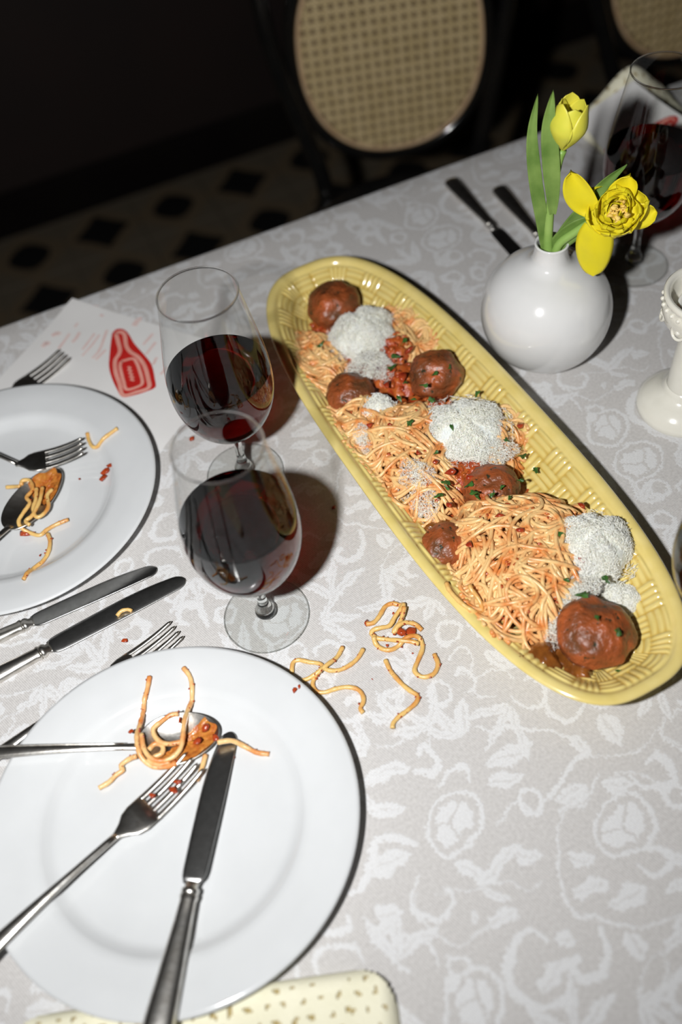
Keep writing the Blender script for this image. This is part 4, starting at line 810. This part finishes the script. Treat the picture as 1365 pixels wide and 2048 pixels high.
def shreds(name, c, R, H, n, label, seed, dome=True, sc=1., surf=None):
    q = np.random.default_rng(seed); b = MB()
    if dome:
        V, F = lump(1, seed, 4, .05, 2); V = crust(V, .028, seed); V = V*np.array([R*.89, R*.89, H*.93]); V[:, 2] = np.maximum(V[:, 2], -H*.2); b.add(V, F)
    al = q.uniform(0, 2*np.pi, n); rim = q.random(n) > (.84 if dome else -1)
    ph = np.arccos(q.uniform(0, 1, n)); k = q.uniform(.94, 1.05, n)*(1+.08*np.sin(3*al+seed)+.05*np.sin(7*al))
    P = np.stack([R*.96*k*np.sin(ph)*np.cos(al), R*.96*k*np.sin(ph)*np.sin(al), H*k*np.cos(ph)], 1)
    rr = R*q.random(n)**.6*(1.25 if dome else 1.)*(1 if dome else 1+.2*np.sin(3*al+seed))
    z = q.uniform(-.15, .35, n) if dome else q.uniform(0, .35, n)+H*(1-(rr/R)**2)
    P[rim] = np.stack([rr*np.cos(al), rr*np.sin(al), z], 1)[rim]
    if surf is not None:
        P[:, 2] += np.array([surf(p[0]+c[0], p[1]+c[1]) for p in P])-c[2]
    if surf is not None:
        ok = np.array([abs(w2p(p[0]+c[0], p[1]+c[1])[1]) < 7.2 for p in P]); P = P[ok]; n = len(P)
    d = q.normal(size=(n, 3)); d[:, 2] *= .45
    if dome:
        nn = P/np.array([R, R, H])**2; nn /= np.linalg.norm(nn, axis=1)[:, None]+1e-6; d -= nn*((d*nn).sum(1)*.7)[:, None]
    d /= np.linalg.norm(d, axis=1)[:, None]; L = (q.uniform(.2, .6, n)*(1 if dome else .65)*sc)[:, None]; e = np.cross(d, q.normal(size=(n, 3))); e /= np.linalg.norm(e, axis=1)[:, None]; f = np.cross(d, e)
    cv = q.uniform(-.3, .3, (n, 1))*L; rad = (.027 if dome else .019)*sc; V = np.zeros((n, 9, 3))
    for i, (pt, w) in enumerate(((P-d*L/2, .7), (P+e*cv, 1), (P+d*L/2, .6))):
        for j in range(3):
            t = 2*math.pi*j/3; V[:, i*3+j] = pt+rad*w*(e*math.cos(t)+f*math.sin(t))
    base = [(i*3+j, (i+1)*3+j, (i+1)*3+(j+1) % 3, i*3+(j+1) % 3) for i in (0, 1) for j in range(3)]
    F = (np.arange(n)[:, None, None]*9+np.array(base)[None]).reshape(-1, 4).tolist(); b.add(V.reshape(-1, 3), F)
    o = b.build(name, M['cheese'], loc=c, smooth=False); tag(o, label, 'cheese', 'grated cheese on the platter', 'stuff')
CL = ['round mound of grated cheese at the far end of the platter', 'ragged mound of grated cheese in the middle of the platter', 'tall mound of grated cheese at the near end of the platter', 'small cheese mound beside the largest meatball',
      'wisp of grated cheese left of the largest meatball', 'little tuft of grated cheese by the tomato chunks']
for i, ((p, r), lb) in enumerate(zip(D['cheese'], CL)):
    H = (2.5, 1.7, 2.6, 1.2, .5, .9)[i]; r *= (1.06, 1.08, 1.1, 1, 1, 1)[i]; n = (9000, 8000, 9500, 3600, 1300, 1500)[i]
    z = (2.3, 3.4, 3.2, 1.9, 3.3, 3.8)[i]
    shreds('grated_cheese', (p[0], p[1], z), r, H, n, lb, 50+i, i in (0, 1, 2, 3, 5))
DL = ['thin grated cheese trailing from the far mound', 'cheese dusting on the left of the middle spaghetti', 'cheese strands on the lower end of the middle spaghetti', 'grated cheese trailing down from the near mound', 'cheese scattered right of the middle mound', 'cheese scattered left of the middle mound']
for i, ((p, r), lb) in enumerate(zip(D['dust'], DL)):
    f = (lambda x, y: F2(x, y)[2]+.15) if i in (1, 2, 5) else None
    shreds('grated_cheese', (p[0], p[1], p[2]-.4 if f is None else 0), r, .25, (2600, 1700, 900, 2600, 1500, 900)[i], lb, 80+i, False, 1., f)

def parsley_mesh(seed):
    q = random.Random(seed); b = MB(); n = 14; pts = []
    for k in range(n):
        a = 2*math.pi*k/n; r = .36*(.55+.45*abs(math.sin(1.5*a+q.random()*.5)))*q.uniform(.6, 1.25); pts.append((r*1.35*math.cos(a), r*.8*math.sin(a), .12*math.sin(a*2+seed)))
    lo = [(x, y, z-.05) for x, y, z in pts]
    b.add([(0, 0, .1)]+pts+lo, [(0, 1+k, 1+(k+1) % n) for k in range(n)]+[(1+k, 1+n+k, 1+n+(k+1) % n, 1+(k+1) % n) for k in range(n)]+[tuple(range(2*n, n, -1))])
    return b.mesh('parsley_leaf', M['parsley'], False)
pm = [parsley_mesh(k) for k in range(6)]
for i, p in enumerate(D['pars']):
    o = bpy.data.objects.new('parsley_leaf', pm[i % 6]); COL.objects.link(o); z = p[2]
    for (bp, br) in D['balls']:
        d = math.hypot(p[0]-bp[0], p[1]-bp[1])
        if d < br*.95: z = max(z*0, max(bp[2]-.6, 1.05+br*.86)+.9*math.sqrt(br*br-d*d)+.06)
    o.location = W((p[0], p[1], max(z, plat_h(p[0], p[1])+.1))); o.rotation_euler = (rnd.uniform(-.6, .4), rnd.uniform(-.5, .5), rnd.uniform(0, 6.28)); s = rnd.uniform(.6, 1.1); o.scale = (s, s, s)
    tag(o, PRL[i], 'parsley', 'parsley scraps on the platter')

# ------------------------------------------------------------------ strays on cloth and plates
strands(D['tangle'], None, 'spaghetti_strand', ['spaghetti strand looped at the top of the tangle spilled beside the platter', 'long hooked spaghetti strand of the tangle spilled beside the platter', 'short curled spaghetti strand in the tangle by the platter'], 'spilled spaghetti', M['pasta_pale'], .19)
strands(D['cluster'], None, 'spaghetti_strand', ['spaghetti strand forming a loop by the rim of the front plate', 'straight spaghetti strand crossing the loop beside the front plate', 'second prong of spaghetti pointing at the glass foot', 'wavy spaghetti strand hooked over beside the front plate'], 'spilled spaghetti', M['pasta_pale'], .18)
strands(D['bent'], None, 'spaghetti_strand', ['bent single spaghetti strand lying alone on the cloth'], 'spilled spaghetti', M['pasta_pale'], .18)
strands(D['front'], None, 'spaghetti_strand', ['sauce-coated strand rising left of the spoon bowl on the front plate', 'long strand over the spoon bowl reaching for the plate top', 'curled strand inside the spoon bowl on the front plate', 'coiled strand at the heart of the front spoon', 'strand trailing down left from the front spoon', 'strand lying over the knife tip on the front plate', 'short strand between the fork and the knife on the front plate'], 'spaghetti left on the front plate', M['pasta'], .19)
strands(D['rear'], None, 'spaghetti_strand', ['hook-shaped strand near the fork tips on the far left plate', 'stub of spaghetti sticking out left of the far spoon', 'long strand curling out of the far spoon', 'looped strand in the bowl of the far spoon', 'strand along the bottom of the far spoon', 'strand hanging down over the rim of the far left plate'], 'spaghetti left on the far plate', M['pasta_pale'], .18)
strands(D['knifebit'], None, 'spaghetti_strand', ['little arc of spaghetti stuck on the dark knife blade'], None, M['pasta_pale'], .16)
def grains(paths, seed, label):
    gb = MB(); g0 = np.array(paths[0][0][0]); q = np.random.default_rng(seed); m = 0
    for pth, n0 in paths:
        Q = spline(pth, .1)
        for k in range(n0):
            m += 1; p = Q[int(q.integers(0, len(Q)))].copy(); p[2] = max(p[2], plate_z(p[0], p[1])+.16); t = q.uniform(0, 6.28)
            V, F = shard(q.uniform(.06, .15), seed*1000+m, .7, p-g0+np.array([.17*math.cos(t), .17*math.sin(t), .1])); gb.add(V, F)
    tag(gb.build('sauce_grains', M['crumb'], loc=g0), label, 'sauce', 'sauce grains on loose spaghetti', 'stuff')
grains([(D['front'][i], n) for i, n in ((0, 34), (1, 12), (2, 14), (4, 6), (5, 3))], 11, 'tiny orange sauce grains clinging to the spaghetti on the front spoon')
grains([(p, 16) for p in D['tangle']], 12, 'tiny sauce grains clinging to the spilled tangle beside the platter')
grains([(p, 8) for p in D['cluster']], 13, 'tiny sauce grains clinging to the spilled strands beside the front plate')
grains([(D['bent'][0], 9)], 14, 'tiny sauce grains clinging to the lone bent strand on the cloth')
grains([(D['rear'][i], n) for i, n in ((2, 10), (3, 6), (5, 8))], 15, 'tiny sauce grains clinging to the spaghetti on the far plate')
CB = ['red sauce drop on the cloth above the front fork tines', 'crumb of sauce on the cloth seen through the front glass', 'dark red wine-coloured drop in the shadow of the front glass', 'meat scrap at the left tip of the spilled tangle', 'large meat crumb inside the spilled tangle', 'meat crumb beneath the big crumb of the tangle', 'tiny crumb above the spilled tangle on the right', 'small crumb inside the top loop of the tangle', 'round sauce drop left in the tangle', 'sauce smear along the tangle', 'tiny sauce dot below the tangle', 'speck of sauce between the strands on the cloth']
for i, ((p, r), lb) in enumerate(zip([q for q in D['crumbs'] if q[1] > 0], CB)):
    V, F = shard(r*.95, 400+i, .45); o = MB().add(V, F).build('sauce_crumb', M['crumb'], loc=(p[0], p[1], r*.4)); tag(o, lb, 'crumb', 'crumbs on the cloth')
PCB = ['red tomato scrap on the far left plate, its middle lump', 'lower lobe of the tomato scrap on the far left plate', 'upper lobe of the tomato scrap on the far left plate', 'tiny orange crumb on the far left plate', 'red dot beside the hanging strand on the far left plate', 'small red dot left of the hanging strand on the far plate', 'sauce under the heel of the far spoon', 'sauce smear on the rim of the front plate', 'lower sauce smear on the rim of the front plate', 'crumb right of the knife on the front plate', 'red scrap on the tines of the front fork', 'red scrap nearer the tips of the front fork', 'orange scrap on the shoulder of the front fork', 'tomato bit at the right of the front spoon bowl', 'sauce lump low in the front spoon bowl', 'red sauce at the tip of the front spoon bowl', 'sauce lump on the rising strand by the front spoon', 'sauce lump at the top edge of the front spoon bowl']
for i, ((p, r), lb) in enumerate(zip(D['pcrumbs'], PCB)):
    V, F = shard(r*1.1, 500+i, .4); o = MB().add(V, F).build('sauce_crumb', M['crumb'], loc=(p[0], p[1], max(p[2], plate_z(p[0], p[1])+r*.25))); tag(o, lb, 'crumb', 'sauce scraps on the plates')

# ------------------------------------------------------------------ vase and tulips
VX, VY = 14.7, 7.6
vp = [(0, .25), (2.0, .2), (2.6, 0), (2.9, .08), (4.1, .9), (5.1, 2.1), (5.75, 3.6), (5.98, 5.1), (5.85, 6.5), (5.3, 8.0), (4.3, 9.25), (3.2, 10.0), (2.2, 10.5), (1.7, 11.0), (1.5, 11.7), (1.46, 12.4), (1.5, 12.62), (1.4, 12.72), (1.24, 12.6), (1.2, 12.2), (1.2, 11), (1.3, 10)]
P = spline(np.array(vp), .22)
o = MB().lathe([(max(0, a), b) for a, b in P], 96).build('bud_vase', M['vase'], loc=(VX, VY, .03)); tag(o, 'round white ceramic vase with a narrow neck holding two yellow tulips', 'vase')

nrm = np.array(D['nd'])
def blade_leaf(path, w, face, cup=.25):
    """strap leaf with a keel"""
    Q = spline(path, .35); n = len(Q); T = np.gradient(Q, axis=0); T /= np.linalg.norm(T, axis=1)[:, None]; rows = []
    for i in range(n):
        q = i/(n-1); s = np.cross(T[i], face); s /= np.linalg.norm(s); f = np.cross(s, T[i])
        ww = w*(.45+.75*math.sin(min(1, q*1.15)*math.pi)**.8 if q < .5 else 1.17*(1-((q-.5)/.5)**2.0)**.9+.03)
        rows.append([Q[i]+s*ww*k+f*cup*w*(1-abs(k)**1.5)*-1 for k in np.linspace(-1, 1, 9)])
    b = MB(); F = np.array(rows); b.grid(np.concatenate([F, F[:, ::-1]-face*.06], axis=1), cv=True); return b
def petal(L, Wd, base_r, cup, tip_out, seed, point=.0, n=16, m=11, ruf=0.):
    """petal in local space: grows along +z from the origin, opens towards +x (outer side)"""
    q = np.random.default_rng(seed); ph = q.uniform(0, 6.28, 3); R = []
    for i in range(n):
        t = i/(n-1); w = Wd*(math.sin(math.pi*min(1, .08+t*.92))**(.55) if t < .5 else (1-((t-.5)/.5)**(2.6-point))**.6*1.0)
        w = max(w, .02); r = base_r*math.sin(min(1, t*1.5)*math.pi/2)*(1-.38*max(0, t-.5)/.5)+tip_out*max(0, t-.45)**2*3.2
        row = []
        for j in range(m):
            k = -1+2*j/(m-1); a = k*w/max(base_r, .5)*cup
            x = r*math.cos(a)-(0 if cup else 0)+ruf*math.sin(k*9+ph[0])*t*.35; y = (r*math.sin(a) if cup > .3 else k*w)
            z = L*t+ruf*math.sin(k*6+ph[1])*t*.4
            row.append((x, y, z))
        R.append(row)
    return np.array(R)
def place(R, axis, ang, org, tilt=0., sh=(0, 0, 0)):
    z = Vector(axis).normalized(); x = z.orthogonal().normalized(); y = z.cross(x)
    B = np.array(Matrix((x, y, z)).transposed()); ca, sa = math.cos(ang), math.sin(ang)
    c, s = math.cos(tilt), math.sin(tilt)
    Q = R.reshape(-1, 3)+np.array(sh); Q = np.stack([Q[:, 0]*c+Q[:, 2]*s, Q[:, 1], -Q[:, 0]*s+Q[:, 2]*c], 1)
    Q = np.stack([Q[:, 0]*ca-Q[:, 1]*sa, Q[:, 0]*sa+Q[:, 1]*ca, Q[:, 2]], 1)
    return (Q@B.T+np.array(org)).reshape(R.shape)
def add_petal(R, m, root, base, th=.05, name='petal'):
    R = R-np.array(base); d1 = np.gradient(R, axis=0); d2 = np.gradient(R, axis=1); nn = np.cross(d1, d2); nn /= np.linalg.norm(nn, axis=2)[..., None]+1e-9
    return MB().grid(np.concatenate([R, (R-nn*th)[:, ::-1]], axis=1), cv=True).build(name, m, root)

s1 = np.array(D['stem1']); base = s1[0]
t1 = empty('tulip', base); tag(t1, 'closed yellow tulip standing upright in the white vase, with two long green leaves', 'tulip', 'yellow tulips in the vase')
Q = spline(s1, .4); MB().tube(Q-base, np.linspace(.42, .34, len(Q)), 14).build('stem', M['stalk'], t1)
top = s1[-1]; ax = np.array(D['tul_top'])-top; LT = np.linalg.norm(ax)
for k in range(6):
    inner = k % 2; R = petal(LT*(.98 if inner else 1.02), 1.75, 1.55-.2*inner, 1.0, .10, k, point=.9)
    add_petal(place(R, ax, k*math.pi/3+.35, top-ax/LT*.1), M['petal_b'], t1, base)
for key, w in (('leafA', .46), ('leafB', .58)):
    b = blade_leaf(D[key], w, nrm, .3); b.v = [a-base for a in b.v]; b.build('leaf', M['leaf'], t1)

s2 = np.array(D['stem2']); base2 = s2[0]
t2 = empty('tulip', base2); tag(t2, 'open ruffled double yellow tulip bending right over the vase', 'tulip', 'yellow tulips in the vase')
Q = spline(s2, .4); MB().tube(Q-base2, np.linspace(.4, .32, len(Q)), 14).build('stem', M['stalk'], t2)
bc = np.array(D['bloom']); axb = np.array(CAM)-bc; axb /= np.linalg.norm(axb); axb = axb+np.array([.1, 0, .12]); axb /= np.linalg.norm(axb)
b0 = bc-axb*1.2
for ringi, (cnt, L, wd, br, tilt, to) in enumerate(((6, 2.7, 1.7, 1.75, .62, -.05), (6, 2.5, 1.55, 1.35, .40, -.07), (5, 2.3, 1.25, 1.0, .2, -.06), (4, 2.0, .95, .65, .06, -.02))):
    for k in range(cnt):
        R = petal(L*rnd.uniform(.82, 1.14), wd*rnd.uniform(.85, 1.1), br, 1.0, to, 40+ringi*10+k, ruf=.42)
        add_petal(place(R, axb, k*2*math.pi/cnt+ringi*.5+rnd.uniform(-.35, .35), b0, tilt*rnd.uniform(.5, 1.45)), M['petal'], t2, base2)
for k, pp in enumerate(D['pet']):
    Q = spline(pp, .3); n = len(Q); T = np.gradient(Q, axis=0); T /= np.linalg.norm(T, axis=1)[:, None]; rows = []
    for i in range(n):
        q = i/(n-1); s = np.cross(T[i], nrm); s /= np.linalg.norm(s); f = np.cross(s, T[i])
        ww = (1.15, 1.5, 1.25, 1.1)[k]*math.sin(math.pi*min(1, .12+q*.88))**.47+.03
        rows.append([Q[i]+s*ww*j-f*.32*(1-j*j)*(1 if k != 1 else -1)+f*.1*math.sin(q*5+j*3) for j in np.linspace(-1, 1, 11)])
    add_petal(np.array(rows), M['petal'], t2, base2)
st = MB(); q = np.random.default_rng(5)
for k in range(34):
    V, F = shard(q.uniform(.2, .36), 600+k, .7); a = q.uniform(0, 6.28); rr = .85*q.random()**.5
    z = Vector(axb); xx = z.orthogonal().normalized(); yv = z.cross(xx)
    st.add(V+np.array(bc-base2+np.array(axb)*(.75+.3*q.random())+np.array([.25, -.1, -.35])+np.array(xx)*rr*math.cos(a)+np.array(yv)*rr*math.sin(a)), F)
st.build('stamens', M['stamen'], t2)
for key, w in (('leafC', .55), ('leafD', .75)):
    b = blade_leaf(D[key], w, nrm, .3); b.v = [a-base2 for a in b.v]; b.build('leaf', M['leaf'], t2)

# ------------------------------------------------------------------ candle holder
cx_, cy_ = D['candle'][:2]
ch = empty('candle_holder', (cx_, cy_, .03)); tag(ch, 'ivory ceramic candlestick with a relief cup, at the right edge beside the vase', 'candle holder')
MB().lathe([(0, .2), (3.4, .2), (3.9, 0), (4.05, .15), (4.0, .7), (3.6, 1.35), (2.8, 1.9), (2.2, 2.2), (2.0, 2.55), (1.95, 2.8), (1.78, 2.95)], 72).build('base', M['ivory'], ch)
MB().lathe([(1.76, 2.9), (1.74, 4), (1.68, 6.5), (1.6, 8.3), (1.62, 8.7), (1.85, 8.95), (1.7, 9.2)], 64).build('column', M['ivory'], ch)
MB().lathe([(1.5, 9.0), (2.1, 9.3), (2.9, 9.9), (3.4, 10.7), (3.6, 11.6), (3.62, 12.3), (3.5, 12.55), (3.62, 12.8), (3.66, 13.1), (3.5, 13.3), (3.2, 13.2), (3.05, 12.9), (3.0, 11.5), (2.6, 10.6), (0, 10.4)], 80).build('cup', M['ivory'], ch)
bd = MB()
for k in range(30):
    a = 2*math.pi*k/30; V, F = lump(.2, k, 2, .02, 1, 1, (3.6*math.cos(a), 3.6*math.sin(a), 12.3)); bd.add(V, F)
bd.build('bead_band', M['ivory'], ch)
for k in range(8):
    a = 2*math.pi*(k+.3)/8; c, s = math.cos(a), math.sin(a)
    ring = [((3.36+.12*math.cos(t)**2)*c-.62*math.sin(t)*s, (3.36+.12*math.cos(t)**2)*s+.62*math.sin(t)*c, 11.0+.62*math.cos(t)) for t in np.linspace(0, 2*np.pi, 24, endpoint=False)]
    MB().tube(ring, .13, 8, closed=True).build('relief_ring', M['ivory'], ch)
    V, F = lump(.26, 700+k, 2, .02, 1, 1, (3.38*c, 3.38*s, 11.0)); MB().add(V, F).build('relief_boss', M['ivory'], ch)
cd = empty('tealight', (cx_, cy_, 10.45)); tag(cd, 'small white unlit candle inside the ivory candlestick cup', 'candle')
MB().lathe([(0, .05), (2.3, .05), (2.35, .2), (2.35, 1.5), (2.2, 1.6), (2.1, 1.45), (0, 1.4)], 48).build('wax', M['wax'], cd)
MB().tube([(0, 0, 1.3), (.05, 0, 1.8), (.15, .05, 2.1)], .06, 6).build('wick', M['base'], cd)

# ------------------------------------------------------------------ menus and napkins
def sheet(name, S, nu, nv, m, label, cat, group):
    P = np.array([[S(i/(nu-1), j/(nv-1)) for j in range(nv)] for i in range(nu)]); c = P.reshape(-1, 3).min(0)*np.array([0, 0, 1])+P.reshape(-1, 3).mean(0)*np.array([1, 1, 0])
    P = P-c; lo = P-np.array([0, 0, .03])
    b = MB(); b.grid(P); b.grid(lo[:, ::-1]); e = np.concatenate([P[:, 0], P[-1, 1:], P[-2::-1, -1], P[0, -2:0:-1]]); b.grid(np.array([e, e-np.array([0, 0, .03])]), cv=True)
    o = b.build(name, m, loc=c); tag(o, label, cat, group); return o, c
def stroke_mesh(paths, lift, c, S=None):
    """flat printed strokes as narrow ribbons lying on the sheet"""
    b = MB()
    for w, p in paths:
        Q = spline(np.array(p, float), .25); T = np.gradient(Q, axis=0); T /= np.linalg.norm(T, axis=1)[:, None]+1e-9; nn = np.stack([-T[:, 1], T[:, 0]], 1)*w/2
        A = np.array([Q+nn, Q-nn]); Z = np.full(A.shape[:2]+(1,), lift)
        A3 = np.concatenate([A, Z], 2)
        if S is not None: A3 = np.array([[S(x, y, lift) for x, y in r] for r in A])
        b.grid(A3-np.array(c))
    return b
def fill_mesh(poly, lift, c, S=None):
    P = spline(np.array(poly+[poly[0]], float), .5)[:-1]; m = P.mean(0); rows = [[m+(p-m)*q for p in P] for q in (.001, .35, .7, 1)]
    A3 = np.array([[(*p, lift) if S is None else S(p[0], p[1], lift) for p in r] for r in rows]); return MB().grid(A3-np.array(c), cv=True)
A = np.array([-24.1, 39.25]); U = np.array([.62, -.785]); V2 = np.array([-.785, -.62]); LU, LV = 21., 14.5
def S_near(u, v):
    p = A+U*LU*u+V2*LV*v; lift = .25*math.exp(-((u)**2+v**2)*40); return (p[0], p[1], .07+lift)
mn, c = sheet('paper_menu', S_near, 24, 18, M['paper'], 'white paper menu printed with a red bottle, under the far left plate', 'menu', 'printed paper menus')
fill_mesh(D['sil'], .10, c).build('bottle_print', M['red'], mn)
stroke_mesh([(.42, D['bot']), (.34, D['lab'])], .125, c).build('bottle_outline', M['pink'], mn)
stroke_mesh([(.22, D['labtxt'])], .125, c).build('label_lettering', M['pink'], mn)
stroke_mesh(D['txt'], .11, c).build('faint_lettering', M['faint'], mn)

Cn = [np.array(p) for p in D['fmenu']]
def S_far(u, v):
    p = (Cn[0]*(1-u)+Cn[1]*u)*(1-v)+(Cn[3]*(1-u)+Cn[2]*u)*v
    return (p[0], p[1], max(.2, p[2]+.5*math.sin(u*5+.5)*math.sin(v*3.1)))
mf, cf = sheet('paper_menu', S_far, 26, 26, M['paper'], 'crumpled paper menu behind the wine glass in the top right corner', 'menu', 'printed paper menus')
# the same bottle print, mapped onto the curved sheet
sil = np.array(D['sil']); o0 = sil.mean(0); f0, f1 = np.array(D['fbot'][0]), np.array(D['fbot'][1])
# sheet coordinates of the bottle's foot and neck by search
UVg = [(i/60, j/60) for i in range(61) for j in range(61)]; Sg = np.array([S_far(*q)[:2] for q in UVg])
ua = np.array(UVg[int(np.argmin(((Sg-f0[:2])**2).sum(1)))]); ub = np.array(UVg[int(np.argmin(((Sg-f1[:2])**2).sum(1)))])
bax = np.array([.13, .99]); bay = np.array([-.99, .13])
dv = ub-ua; pv = np.array([-dv[1], dv[0]])
def to_far(x, y, lift):
    d = np.array([x, y])-o0; s = d@bax/10.; t = d@bay/10.; q = (ua+ub)/2+dv*s+pv*t*.9; u, v = np.clip(q, 0, 1); p = S_far(u, v); return (p[0], p[1], p[2]+lift)
fill_mesh(D['sil'], .04, cf, to_far).build('bottle_print', M['red'], mf)
stroke_mesh([(.42, D['bot']), (.34, D['lab'])], .07, cf, to_far).build('bottle_outline', M['pink'], mf)

def napkin(loc, ang, lx, ly, hfun, label, seed):
    q = np.random.default_rng(seed); st = .16; nx, ny = int(lx/st), int(ly/st); xs, ys = np.linspace(0, lx, nx), np.linspace(0, ly, ny)
    XX, YY = np.meshgrid(xs, ys, indexing='ij'); ed = np.minimum(np.minimum(XX, lx-XX), np.minimum(YY, ly-YY)); rc = np.clip(ed/1.1, 0, 1)
    Zt = hfun(XX, YY)*(1-(1-rc)**2)**.5+.06
    # rounded outline
    hole = np.zeros((nx, ny), bool)
    for i in range(int(lx/1.15)):
        for j in range(int(ly/1.0)):
            cx, cy = (i+.5+.5*(j % 2))*1.15+q.uniform(-.1, .1), (j+.5)*1.0+q.uniform(-.1, .1); a = (1.1 if (i+j) % 2 else -.5)+q.uniform(-.2, .2); big = q.uniform(.6, 1.)
            dx, dy = XX-cx, YY-cy; u = dx*math.cos(a)+dy*math.sin(a); v = -dx*math.sin(a)+dy*math.cos(a); hole |= ((u/(.36*big))**2+(v/(.17*big))**2) < 1
    hole &= ed > .5
    cn = np.hypot(np.maximum(0, 2.6-np.minimum(XX, lx-XX)), np.maximum(0, 2.6-np.minimum(YY, ly-YY))); keep = cn < 2.62
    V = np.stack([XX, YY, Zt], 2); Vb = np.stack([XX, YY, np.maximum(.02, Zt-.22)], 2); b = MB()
    def faces(msk): return [(i*ny+j, (i+1)*ny+j, (i+1)*ny+j+1, i*ny+j+1) for i in range(nx-1) for j in range(ny-1) if msk[i, j]]
    b.add(V, faces(keep & ~hole)); o = None
    r = empty('napkin', loc, (0, 0, ang)); tag(r, label, 'napkin', 'cream eyelet napkins')
    b.build('eyelet_cloth', M['napkin'], r); MB().add(Vb, faces(keep)).build('under_layer', M['napkin_shade'], r)
    return r
M['napkin_shade'] = mat('cream_napkin_painted_shade', (.42, .33, .14), (.5, .4, .2), 50, .9)  # same cream cloth; shade seen through the eyelets is painted in as darker colour
napkin((-23.0, -35.5, .03), math.radians(180+161.5-180), 24.5, 15, lambda x, y: .95+.25*np.sin(x*.35+.6)*np.sin(y*.4+.5), 'cream eyelet napkin under the rim of the front plate at the bottom edge', 4)
napkin((37.5, 28.8, .03), 0, 12.5, 9.8, lambda x, y: .9+4.6*np.exp(-((x-7)**2/16+(y-8.6)**2/9)), 'crumpled cream eyelet napkin under the menu in the top right corner', 8)
